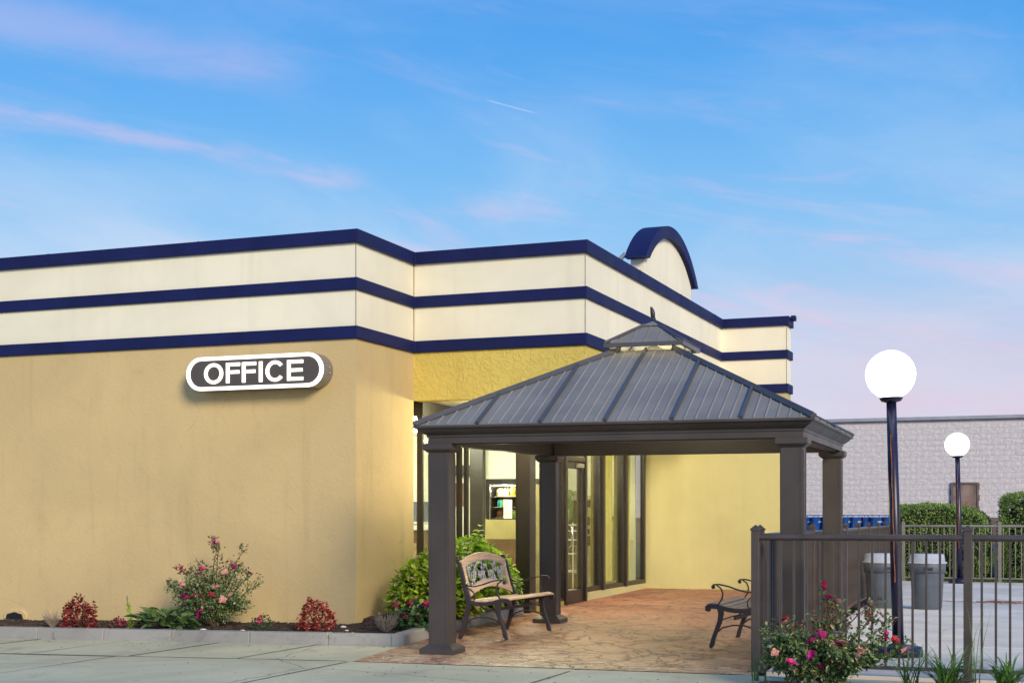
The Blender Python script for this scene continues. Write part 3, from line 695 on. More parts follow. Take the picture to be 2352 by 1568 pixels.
# recessed soffit downlights that wash the entrance walls
M['canlit'] = emit('lit_downlight', (1, .86, .45), 14.0)
for x, y, e in ((-6.95, 17.85, 36), (-6.45, 19.2, 22), (-6.45, 21.0, 18), (-6.45, 22.8, 10)):
    o = MB().lathe([(.07, 2.981), (.10, 2.981), (.10, 2.975), (.07, 2.975)], 16, (x, y, 0)).build('soffit_downlight', 'white', bld, True)
    q = MB().lathe([(.001, 2.979), (.068, 2.979)], 16, (x, y, 0)).build('lamp_lens', 'canlit', o); q.data.transform(Matrix.Translation(-bld.location))
    fixture_light('soffit_lamp', (x, y, 2.90), .06, e, (1, .91, .52), bld)
# globe pendant in the lobby
o = MB().lathe([(.01, -.14), (.09, -.11), (.14, -.02), (.13, .06), (.06, .13), (.02, .14)], 20, (-8.75, 19.6, 2.62)).build('pendant_globe', 'panelit', bld, True)
# vertical blinds behind the two right panes
for nm, a, b, lab in (('vertical_blind', 22.20, 23.34, 'olive yellow vertical blind in the middle storefront pane'), ('vertical_blind', 23.52, 24.42, 'deep yellow vertical blind in the pane beside the end wall')):
    t = thing(nm, lab, 'blind', (GX - .2, a, .3), group='vertical blinds in the storefront')
    MB().box(GX - .22, GX - .15, a, b, 2.68, 2.74).build('head_rail', 'white', t, True)
    y = a + .03
    while y < b - .05:
        T = Matrix.Translation((GX - .185, y, 0)) @ Matrix.Rotation(R(random.uniform(55, 75)), 4, 'Z'); MB().box(-.045, .045, -.002, .002, .33, 2.68, T).build('slat', 'blind', t, True); y += .078

# ------------------------------------------------------------------ OFFICE sign
sg = thing('office_sign', 'illuminated capsule OFFICE sign on the tan wall', 'sign', (-9.31, 15.41, 3.21))
def capsule(hw, hh, n=14):
    r = hh; c = hw - r
    return [(c + r * math.sin(math.pi * i / n), r * math.cos(math.pi * i / n)) for i in range(n + 1)] + [(-c - r * math.sin(math.pi * i / n), -r * math.cos(math.pi * i / n)) for i in range(n + 1)]
W2, H2 = .98, .212
MB().extrude(capsule(W2, H2), 'y', -.235, -.004).build('cabinet', 'signside', sg, bev=.006)
MB().extrude(capsule(W2 - .04, H2 - .04), 'y', -.243, -.2352).build('face', 'signface', sg)
o_, i_ = capsule(W2 - .003, H2 - .003), capsule(W2 - .055, H2 - .046); n = len(o_)
v = [(p, y, q) for y in (-.252, -.2358) for pts in (o_, i_) for p, q in pts]; f = []
for k in range(n):
    j = (k + 1) % n; f += [(k, n + k, n + j, j), (2 * n + k, 2 * n + j, 3 * n + j, 3 * n + k), (k, j, 2 * n + j, 2 * n + k), (n + k, 3 * n + k, 3 * n + j, n + j)]
MB().add(v, f).build('border_tube', 'signlit', sg)
def letter(ch, x0, w, h=.25, s=.046):
    m = MB(); Y0, Y1 = -.252, -.2435; b = -h / 2
    def rect(a, c, d, e): m.box(x0 + a, x0 + c, Y0, Y1, b + d, b + e)
    if ch == 'F': rect(0, s, 0, h); rect(s, w, h - s * .88, h); rect(s, w * .95, h * .46, h * .46 + s * .86)
    if ch == 'E': rect(0, s, 0, h); rect(s, w, h - s * .88, h); rect(s, w * .96, h * .43, h * .43 + s * .86); rect(s, w, 0, s * .88)
    if ch == 'I': rect(0, s * 1.04, 0, h)
    if ch in 'OC':
        n = 40; a0, a1 = (0, 2 * math.pi) if ch == 'O' else (R(38), R(322)); v = []; f = []
        hh = h / 2 + .004
        for k in range(n + 1):
            a = a0 + (a1 - a0) * k / n
            for rx, rz in ((w / 2, hh), (w / 2 - s * 1.02, hh - s * .88)):
                for y in (Y0, Y1): v.append((x0 + w / 2 + rx * math.cos(a), y, rz * math.sin(a)))
        for k in range(n):
            o = 4 * k; p = o + 4; f += [(o, p, p + 2, o + 2), (o + 1, o + 3, p + 3, p + 1), (o, o + 1, p + 1, p), (o + 2, p + 2, p + 3, o + 3)]
        if ch == 'C': f += [(0, 2, 3, 1), (4 * n, 4 * n + 1, 4 * n + 3, 4 * n + 2)]
        m.add(v, f)
    o = m.build('letter', 'signlit', sg); o['label'] = 'glowing letter ' + ch
for ch, x, w in (('O', -.715, .275), ('F', -.395, .20), ('F', -.165, .20), ('I', .078, .06), ('C', .172, .265), ('E', .475, .222)): letter(ch, x, w)
for z in (.025, -.04):
    MB().lathe([(.001, .012), (.012, .008), (.014, 0)], 10).build('bolt', 'chrome', sg).matrix_local = Matrix.Translation((W2 + .002, -.10, z)) @ Matrix.Rotation(R(90), 4, 'Y')

# ------------------------------------------------------------------ lobby contents
vm_ = thing('vending_machine', 'snack vending machine inside the office window', 'vending machine', (-8.12, 21.10, .085))
def lp(name, mat, parent, *boxes, bev=.005, label=None):
    m = MB()
    for b in boxes: m.box(*b)
    o = m.build(name, mat, parent, bev=bev)
    if label: o['label'] = label
    return o
lp('cabinet', 'black', vm_, (-.52, .52, .45, .80, .05, 1.95), (-.52, -.45, .06, .45, .05, 1.95), (.09, .52, .06, .45, .05, 1.95), (-.45, .09, .06, .45, 1.87, 1.95), (-.45, .09, .06, .45, .05, 1.30), (-.52, .52, .0, .06, 1.86, 1.95), (-.52, -.44, .0, .06, 1.30, 1.86), (.09, .16, .0, .06, 1.30, 1.86))
lp('side_panel', 'inolive', vm_, (.165, .52, -.02, .055, .05, 1.855), label='olive control side of the machine')
lp('lower_panel', 'inolive', vm_, (-.52, .16, -.02, .055, .98, 1.295)); lp('reflection_toned_panel', 'inbrown', vm_, (-.52, .16, -.015, .055, .05, .975))  # dark lower panel: a reflection in the glass, painted as a brown surface
lp('frame', 'chrome', vm_, (-.445, -.425, -.03, -.005, 1.30, 1.86), (-.425, .10, -.03, -.005, 1.84, 1.86))
lp('glass', 'machineglass', vm_, (-.425, .09, -.012, -.004, 1.30, 1.84), bev=0)
lp('back_light', 'panelit', vm_, (-.43, .08, .08, .11, 1.835, 1.865), bev=0)
fixture_light('machine_lamp', (-8.35, 21.16, 1.87), .03, 9, (1, .95, .8), None)
for z in (1.33, 1.50, 1.67): lp('shelf', 'chrome', vm_, (-.43, .085, .07, .42, z - .012, z))
lp('keypad', 'white', vm_, (.21, .33, -.045, -.02, 1.05, 1.60)); 
for r_ in range(6):
    for c_ in range(4): lp('button', 'black', vm_, (.225 + c_ * .025, .238 + c_ * .025, -.049, -.0455, 1.18 + r_ * .04, 1.20 + r_ * .04), bev=0)
lp('display', 'black', vm_, (.24, .29, -.049, -.0455, 1.50, 1.55), bev=0); lp('coin_return', 'white', vm_, (.31, .35, -.05, -.02, .72, .82)); lp('card_slot', 'white', vm_, (.22, .30, -.04, -.02, .52, .62))
cols = {'yellow': (.75, .50, .03), 'teal': (.05, .42, .38), 'cream': (.75, .58, .22), 'brown': (.16, .07, .03), 'green': (.28, .45, .06), 'orange': (.65, .22, .04), 'white': (.75, .75, .72)}
for k_, c_ in cols.items(): M['bag_' + k_] = paint('snack_bag_' + k_, c_, .35, var=.35, vs_=25)
sn = [(1.67, -.33, 'cream', 'pale snack bag left on the top shelf of the vending machine'), (1.67, -.21, 'cream', 'pale snack bag in the middle of the top shelf of the vending machine'), (1.67, -.085, 'yellow', 'tall bright yellow chip bag right on the top vending shelf'),
      (1.50, -.31, 'teal', 'teal and white snack bag on the middle vending shelf'), (1.50, -.225, 'yellow', 'yellow snack bag beside the paper notice on the middle vending shelf'),
      (1.33, -.32, 'brown', 'brown snack bag left on the bottom vending shelf'), (1.33, -.20, 'brown', 'brown snack bag in the middle of the bottom vending shelf'), (1.33, -.085, 'green', 'green snack bag right on the bottom vending shelf')]
for z, x, c_, lab in sn:
    m = MB(); h = .15 if 'tall' in lab else .125; v = []; w = .05
    for zz, k_, t_ in ((0, 1.0, .006), (.02, .95, .02), (h * .5, 1.0, .034), (h - .02, .93, .02), (h, 1.0, .004)):
        v += [(-w * k_, -t_, zz), (w * k_, -t_, zz), (w * k_, t_, zz), (-w * k_, t_, zz)]
    m.add(v, [(4 * i + j, 4 * i + (j + 1) % 4, 4 * i + 4 + (j + 1) % 4, 4 * i + 4 + j) for i in range(4) for j in range(4)] + [(3, 2, 1, 0), (16, 17, 18, 19)], True)
    o = m.build('snack_bag', 'bag_' + c_); o.location = (-8.12 + x, 21.10 + .13, .085 + z); o.rotation_euler = (R(-6), 0, R(random.uniform(-8, 8))); tag(o, lab, 'snack bag', 'snacks in the vending machine')
nt_ = thing('paper_notice', 'white OUT OF ORDER paper taped to the vending machine glass', 'notice', (-8.12, 21.08, 1.40))
MB().box(-.20, -.055, -.002, 0, 0, .30).build('sheet', 'paper', nt_)
def scrawl(txt, cx, z, h):
    G = {'O': [[(0, .5), (.2, 1), (.6, 1), (.75, .5), (.55, 0), (.2, 0), (0, .5)]], 'U': [[(0, 1), (.05, .2), (.35, 0), (.65, .2), (.7, 1)]], 'T': [[(0, 1), (.8, 1)], [(.4, 1), (.38, 0)]], 'F': [[(0, 0), (.05, 1), (.6, 1)], [(.03, .5), (.45, .52)]],
         'R': [[(0, 0), (0, 1), (.5, .95), (.55, .6), (0, .5), (.6, 0)]], 'D': [[(0, 0), (0, 1), (.5, .8), (.6, .4), (.4, .05), (0, 0)]], 'E': [[(.55, 1), (0, 1), (0, 0), (.55, 0)], [(0, .5), (.45, .5)]]}
    m = MB(); x = cx - len(txt) * h * .5
    for ch in txt:
        for st in G[ch]: m.tube([(x + p * h * .9, -.003, z + q * h) for p, q in st], .0016, 4)
        x += h * 1.0
    m.build('handwriting', 'ink', nt_)
scrawl('OUT', -.128, .225, .030); scrawl('OF', -.128, .155, .026); scrawl('ORDER', -.128, .07, .020)
# reception desk with a monitor, brochure rack
dk = thing('reception_desk', 'brown reception desk with white counter inside the office', 'desk', (-10.2, 21.9, .085))
lp('front_panel', 'inbrown', dk, (-1.3, .25, -.3, .3, 0, 1.12)); lp('counter_top', 'white', dk, (-1.35, .30, -.36, .34, 1.12, 1.20)); lp('drawer', 'infloor', dk, (-.9, -.5, -.315, -.3, .3, .9)); lp('drawer', 'infloor', dk, (-.4, .1, -.315, -.3, .3, .9))
mo = thing('monitor', 'grey flat monitor on the white reception counter', 'monitor', (-10.35, 21.9, 1.285))
lp('screen', 'canbody', mo, (-.34, .34, -.02, .02, .06, .40)); lp('stand', 'black', mo, (-.1, .1, -.06, .08, 0, .02), (-.02, .02, 0, .03, .02, .10))
rk = thing('brochure_rack', 'white wire brochure rack behind the side window', 'rack', (-8.75, 20.0, .085))
lp('rack_frame', 'chrome', rk, (-.12, -.10, -.02, .0, 0, 1.15), (.10, .12, -.02, .0, 0, 1.15), (-.2, .2, -.12, .12, 0, .02))
for k_, z in enumerate((.45, .72, .95)):
    o = lp('brochure', 'paper', rk, (-.09, .09, -.006, .0, 0, .22)); o.location = (0, -.03, z); o.rotation_euler = (R(14), R(random.uniform(-8, 8)), 0)
# pay phone on a pedestal
ph = thing('pay_phone', 'black pay phone on a pale pedestal behind the glass', 'pay phone', (-7.52, 22.78, .085), R(22))
lp('pedestal', 'white', ph, (-.10, .10, -.06, .10, 0, .84)); lp('housing', 'black', ph, (-.19, .19, -.10, .16, .86, 1.62)); lp('canopy', 'steel', ph, (-.21, .21, -.18, .18, 1.622, 1.70)); lp('side_wing', 'machineglass', ph, (-.21, -.20, -.18, .16, .86, 1.62)); lp('side_wing', 'machineglass', ph, (.20, .21, -.18, .16, .86, 1.62))
tp = lp('telephone', 'steel', ph, (-.11, .11, -.17, -.10, 1.02, 1.50)); lp('key_panel', 'black', tp, (-.02, .08, -.182, -.171, 1.20, 1.34)); lp('coin_box', 'black', tp, (-.08, .08, -.178, -.171, 1.05, 1.14))
MB().tube([(-.08, -.20, 1.42), (-.085, -.22, 1.36), (-.085, -.22, 1.24), (-.08, -.20, 1.18)], [.025, .018, .018, .026], 8).build('handset', 'black', tp)
lp('shelf', 'steel', ph, (-.20, .20, -.20, .16, .842, .858))
# wire rack
wr = thing('wire_rack', 'white wire display rack behind the office door', 'rack', (-7.72, 22.35, .085))
m = MB()
for x in (-.18, .18):
    for y in (-.12, .12): m.box(x - .008, x + .008, y - .008, y + .008, 0, 1.25)
m.build('upright', 'white', wr)
for z in (.12, .42, .72, .95, 1.10, 1.20): lp('wire_shelf', 'white', wr, (-.19, .19, -.13, -.12, z, z + .015), (-.19, .19, .12, .13, z, z + .015), (-.19, .19, -.005, .005, z, z + .01))
lp('leaflet', 'paper', wr, (-.14, .12, -.10, .10, .436, .45), bev=0)
# potted palm
pp = thing('potted_palm', 'potted palm with arching fronds inside the lobby', 'plant', (-8.05, 23.7, .085))
MB().lathe([(.14, 0), (.20, .32), (.22, .34), (.20, .36), (.17, .33)], 16).build('pot', 'inbrown', pp)
m = MB(); m2 = MB()
for i in range(16):
    a = random.uniform(0, 6.28); l = random.uniform(.5, .9); h = random.uniform(1.3, 1.85)
    pts = [Vector((0, 0, .33)), Vector((.08 * math.cos(a), .08 * math.sin(a), h * .7)), Vector((l * .5 * math.cos(a), l * .5 * math.sin(a), h)), Vector((l * math.cos(a), l * math.sin(a), h - .25))]
    m2.tube(pts, .006, 4)
    for k_ in range(26):
        t = .45 + .55 * k_ / 25; s_ = t * 3; j = min(2, int(s_)); p = pts[j].lerp(pts[j + 1], s_ - j); d = pts[j + 1] - pts[j]
        for sd_ in (-1, 1): m.leaf(p, d.cross(Vector((0, 0, 1))).normalized() * sd_ + d.normalized() * .6, Vector((0, 0, 1)), .22, .025, .1, .3)
m2.build('stem', 'stem', pp); m.build('frond', 'hosta', pp, kind='stuff')

# ------------------------------------------------------------------ gazebo
gz = thing('gazebo', 'brown metal gazebo with grey standing seam hip roof before the entrance', 'gazebo', (-4.29, 15.48, zslab(15.48)), R(3))
gz.rotation_euler = (.012, 0, R(3))
PW, PD = 1.80, 1.95                       # half spacing of the posts
pw = .108
for sx in (-1, 1):
    for sy in (-1, 1):
        cx_, cy_ = sx * PW, sy * PD
        p = MB().box(cx_ - pw, cx_ + pw, cy_ - pw, cy_ + pw, .06, 2.12).build('post', 'gazebo', gz, bev=.008)
        tr = MB()                          # raised edge fillets on the post faces
        for ax in (-1, 1):
            tr.box(cx_ + ax * (pw - .016) - .012, cx_ + ax * (pw - .016) + .012, cy_ - pw - .004, cy_ - pw + .001, .10, 2.06); tr.box(cx_ + ax * (pw - .016) - .012, cx_ + ax * (pw - .016) + .012, cy_ + pw - .001, cy_ + pw + .004, .10, 2.06)
            tr.box(cx_ - pw - .004, cx_ - pw + .001, cy_ + ax * (pw - .016) - .012, cy_ + ax * (pw - .016) + .012, .10, 2.06); tr.box(cx_ + pw - .001, cx_ + pw + .004, cy_ + ax * (pw - .016) - .012, cy_ + ax * (pw - .016) + .012, .10, 2.06)
        tr.build('post_trim', 'gazebo', p)
        b = MB(); h0, h1 = .185, .112; v = []
        for h, z in ((h0, -.01), (h0, .055), (h1, .105)): v += [(cx_ - h, cy_ - h, z), (cx_ + h, cy_ - h, z), (cx_ + h, cy_ + h, z), (cx_ - h, cy_ + h, z)]
        fr = [(4 * i + j, 4 * i + (j + 1) % 4, 4 * i + 4 + (j + 1) % 4, 4 * i + 4 + j) for i in range(2) for j in range(4)] + [(3, 2, 1, 0), (8, 9, 10, 11)]
        b.add(v, fr); b.build('post_base', 'gazebo', gz, bev=.005)
        c = MB(); v = []
        for h, z in ((.113, 2.075), (.155, 2.108), (.155, 2.162), (.150, 2.166)): v += [(cx_ - h, cy_ - h, z), (cx_ + h, cy_ - h, z), (cx_ + h, cy_ + h, z), (cx_ - h, cy_ + h, z)]
        c.add(v, [(4 * i + j, 4 * i + (j + 1) % 4, 4 * i + 4 + (j + 1) % 4, 4 * i + 4 + j) for i in range(3) for j in range(4)] + [(3, 2, 1, 0), (12, 13, 14, 15)]); c.build('post_capital', 'gazebo', gz, bev=.005)
for sy in (-1, 1): MB().box(-PW + .07, PW - .07, sy * PD - .06, sy * PD + .06, 2.155, 2.32).build('beam', 'gazebo', gz, bev=.006)
for sx in (-1, 1): MB().box(sx * PW - .06, sx * PW + .06, -PD - .06, PD + .06, 2.157, 2.318).build('beam', 'gazebo', gz, bev=.006)
# cornice: moulded profile (outward offset from post line, z), mitred, one piece per side
prof = [(.075, 2.168), (.108, 2.168), (.108, 2.225), (.118, 2.232), (.118, 2.248), (.125, 2.256), (.150, 2.270), (.178, 2.292), (.200, 2.316), (.228, 2.324), (.228, 2.345), (.075, 2.345)]
cor = [(-1, -1), (1, -1), (1, 1), (-1, 1)]
for i in range(4):
    a, b = cor[i], cor[(i + 1) % 4]; v = []
    for s_ in (a, b): v += [(s_[0] * (PW + o), s_[1] * (PD + o), z) for o, z in prof]
    n = len(prof); MB().add(v, [(j, (j + 1) % n, n + (j + 1) % n, n + j) for j in range(n)]).build('cornice', 'gazebo', gz)
for x_ in (-PW + .05, .42, PW - .05):
    v = []
    for xx in (x_ - .003, x_ + .003): v += [(xx, -(PD + o + .0025), z) for o, z in prof]
    n = len(prof); MB().add(v, [(j, (j + 1) % n, n + (j + 1) % n, n + j) for j in range(n)]).build('cornice_joint', 'roofrib', gz)
# hip roof: each standing-seam panel a piece of its own
EX, EY, EZ, OX, OY, OZ = PW + .205, PD + .205, 2.352, .31, .33, 3.235
faces = []
def face_fn(side):
    a, o, d0, d1 = (EX, OX, EY, OY) if side in (0, 2) else (EY, OY, EX, OX)
    def P(u, t):
        d = d0 + (d1 - d0) * t; z = EZ + (OZ - EZ) * t
        return {0: Vector((u, -d, z)), 1: Vector((d, u, z)), 2: Vector((-u, d, z)), 3: Vector((-d, -u, z))}[side]
    return P, a, o
for side in range(4):
    P, a, o = face_fn(side); npan = 6; w = 2 * a / npan
    nrm = (P(1, 0) - P(0, 0)).cross(P(0, 1) - P(0, 0)).normalized()
    tmax = lambda u: min(1.0, max(0.0, (a - abs(u)) / (a - o)))
    for k_ in range(npan):
        u0, u1 = -a + k_ * w, -a + (k_ + 1) * w
        us = sorted(set([u0 + .004, u1 - .004] + [x for x in (-o, 0, o) if u0 < x < u1]))
        pts = [P(us[0], 0), P(us[-1], 0)] + [P(u, tmax(u)) for u in reversed(us)]
        q = []
        for p in pts:
            if not q or (p - q[-1]).length > 1e-4: q.append(p)
        m = MB(); n = len(q); m.add([p for p in q] + [p - nrm * .012 for p in q], [tuple(range(n)), tuple(range(2 * n - 1, n - 1, -1))] + [(i, n + i, n + (i + 1) % n, (i + 1) % n) for i in range(n)])
        pan = m.build('roof_panel', 'roofm', gz)
        if side in (0, 1):
            rb_ = MB()
            for j in range(1, 6):
                u = u0 + w * j / 6; t1 = tmax(u) - .012
                if t1 > .04:
                    A, B = P(u, .004), P(u, t1); side_ = (P(1, 0) - P(0, 0)).normalized()
                    v = []
                    for q_ in (A, B): v += [q_ - side_ * .010, q_ - side_ * .004 + nrm * .011, q_ + side_ * .004 + nrm * .011, q_ + side_ * .010]
                    rb_.add(v, [(0, 1, 5, 4), (1, 2, 6, 5), (2, 3, 7, 6), (0, 3, 2, 1), (4, 5, 6, 7)])
            if rb_.v: rb_.build('rib', 'rib_lit_tone', pan)
        if k_ > 0:
            t1 = tmax(u0); A, B = P(u0, .0), P(u0, t1); side_ = (P(1, 0) - P(0, 0)).normalized(); v = []
            for q_ in (A, B): v += [q_ - side_ * .016 - nrm * .005, q_ - side_ * .013 + nrm * .032, q_ + side_ * .013 + nrm * .032, q_ + side_ * .016 - nrm * .005]
            MB().add(v, [(0, 1, 5, 4), (1, 2, 6, 5), (2, 3, 7, 6), (0, 3, 7, 4), (0, 3, 2, 1), (4, 5, 6, 7)]).build('seam_cap', 'roofrib', gz)
for sx, sy in cor:
    A = Vector((sx * (EX + .012), sy * (EY + .012), EZ + .012)); B = Vector((sx * OX, sy * OY, OZ + .012))
    MB().tube([A, B], .038, 4, smooth=False).build('hip_cap', 'roofrib', gz)
# inside: rafters
for sx, sy in cor: MB().tube([(sx * PW, sy * PD, 2.33), (sx * OX, sy * OY, OZ - .06)], .035, 4, smooth=False).build('rafter', 'gazebo', gz)
# cupola on short struts
cu = MB(); C0 = 3.275; cup_e = .43; cup_d = .47
for sx, sy in cor: MB().box(sx * .30 - .012, sx * .30 + .012, sy * .32 - .012, sy * .32 + .012, OZ - .03, C0 + .06).build('cupola_strut', 'roofrib', gz)
def cup_face(side):
    a, d0 = (cup_e, cup_d) if side in (0, 2) else (cup_d, cup_e)
    def P(u, t):
        d = d0 + (.08 - d0) * t; z = C0 + .02 + (3.535 - C0 - .02) * t
        return {0: Vector((u, -d, z)), 1: Vector((d, u, z)), 2: Vector((-u, d, z)), 3: Vector((-d, -u, z))}[side]
    return P, a
for side in range(4):
    P, a = cup_face(side); pts = [P(-a, 0), P(a, 0), P(.08, 1), P(-.08, 1)]; nrm = (pts[1] - pts[0]).cross(pts[3] - pts[0]).normalized(); m = MB()
    m.add(pts + [p - nrm * .01 for p in pts], [(0, 1, 2, 3), (7, 6, 5, 4), (0, 4, 5, 1), (1, 5, 6, 2), (2, 6, 7, 3), (3, 7, 4, 0)])
    cp = m.build('cupola_roof_panel', 'roofm', gz); rb_ = MB(); sd_ = (pts[1] - pts[0]).normalized()
    for j in range(1, 6):
        u = -a + 2 * a * j / 6; t1 = min(1, (a - abs(u)) / (a - .08)) - .02; v = []
        for q_ in (P(u, .01), P(u, t1)): v += [q_ - sd_ * .008, q_ - sd_ * .003 + nrm * .009, q_ + sd_ * .003 + nrm * .009, q_ + sd_ * .008]
        rb_.add(v, [(0, 1, 5, 4), (1, 2, 6, 5), (2, 3, 7, 6), (0, 3, 2, 1), (4, 5, 6, 7)])
    rb_.build('rib', 'roofm', cp)
    e = MB(); a_, b_ = cor[side], cor[(side + 1) % 4]; v = []
    for s_ in (a_, b_): v += [(s_[0] * (cup_e + o), s_[1] * (cup_d + o), z) for o, z in ((-.02, C0 - .012), (.016, C0 - .012), (.016, C0 + .034), (-.02, C0 + .034))]
    e.add(v, [(j, (j + 1) % 4, 4 + (j + 1) % 4, 4 + j) for j in range(4)]); e.build('cupola_fascia', 'roofrib', gz)
for sx, sy in cor: MB().tube([(sx * (cup_e + .01), sy * (cup_d + .01), C0 + .04), (sx * .08, sy * .08, 3.545)], .020, 4, smooth=False).build('cupola_hip_cap', 'roofrib', gz)
m = MB(); v = [(sx * .115, sy * .115, 3.530) for sx, sy in cor] + [(0, 0, 3.592)]; m.add(v, [(0, 1, 4), (1, 2, 4), (2, 3, 4), (3, 0, 4), (3, 2, 1, 0)]); m.build('cupola_cap', 'roofm', gz)
# round lamp hung in the cupola
M['gzlit'] = emit('lit_cupola_lamp', (1, .93, .72), 3.0)
lampo = MB().lathe([(.12, .0), (.135, .02), (.135, .06), (.06, .10), (.02, .12)], 24, (.02, -.05, 3.20)).build('cupola_lamp', 'white', gz)
MB().lathe([(.001, -.03), (.07, -.02), (.115, .002)], 24, (.02, -.05, 3.20)).build('lamp_diffuser', 'gzlit', lampo)
l = bpy.data.lights.new('gazebo_lamp', 'POINT'); l.energy = 30; l.color = (1, .90, .62); l.shadow_soft_size = .12
lo = bpy.data.objects.new('gazebo_lamp', l); COL.objects.link(lo); lo.parent = gz; lo.location = (.02, -.05, 3.08)

# bird perched on the cupola: one continuous skinned body
bd_ = bpy.data.meshes.new('bird')
bv = [((0, 0, .055), .020), ((.004, 0, .085), .030), ((-.002, 0, .118), .026), ((-.010, 0, .140), .018), ((-.014, 0, .155), .017), ((-.030, 0, .152), .005), ((.018, 0, .045), .013), ((.034, 0, .012), .009),
      ((-.006, .010, .028), .006), ((-.008, .010, .004), .004), ((-.006, -.010, .028), .006), ((-.008, -.010, .004), .004)]
be = [(0, 1), (1, 2), (2, 3), (3, 4), (4, 5), (0, 6), (6, 7), (0, 8), (8, 9), (0, 10), (10, 11)]
bd_.from_pydata([p for p, r in bv], be, []); bird = bpy.data.objects.new('bird', bd_); COL.objects.link(bird); bd_.materials.append(M['bird'])
sk = bird.modifiers.new('skin', 'SKIN'); sk.use_smooth_shade = True
for i, (p, r) in enumerate(bv): bd_.skin_vertices[0].data[i].radius = (r, r)
bd_.skin_vertices[0].data[0].use_root = True
ss = bird.modifiers.new('sub', 'SUBSURF'); ss.levels = 2; ss.render_levels = 2
bird.location = gz.matrix_world @ Vector((0, 0, 0))
bird.location = Vector(gz.location) + Vector((0, -.012 * 3.6, 3.593)); bird.rotation_euler = (0, 0, R(15)); tag(bird, 'small dark bird perched on the tip of the gazebo cupola', 'bird')

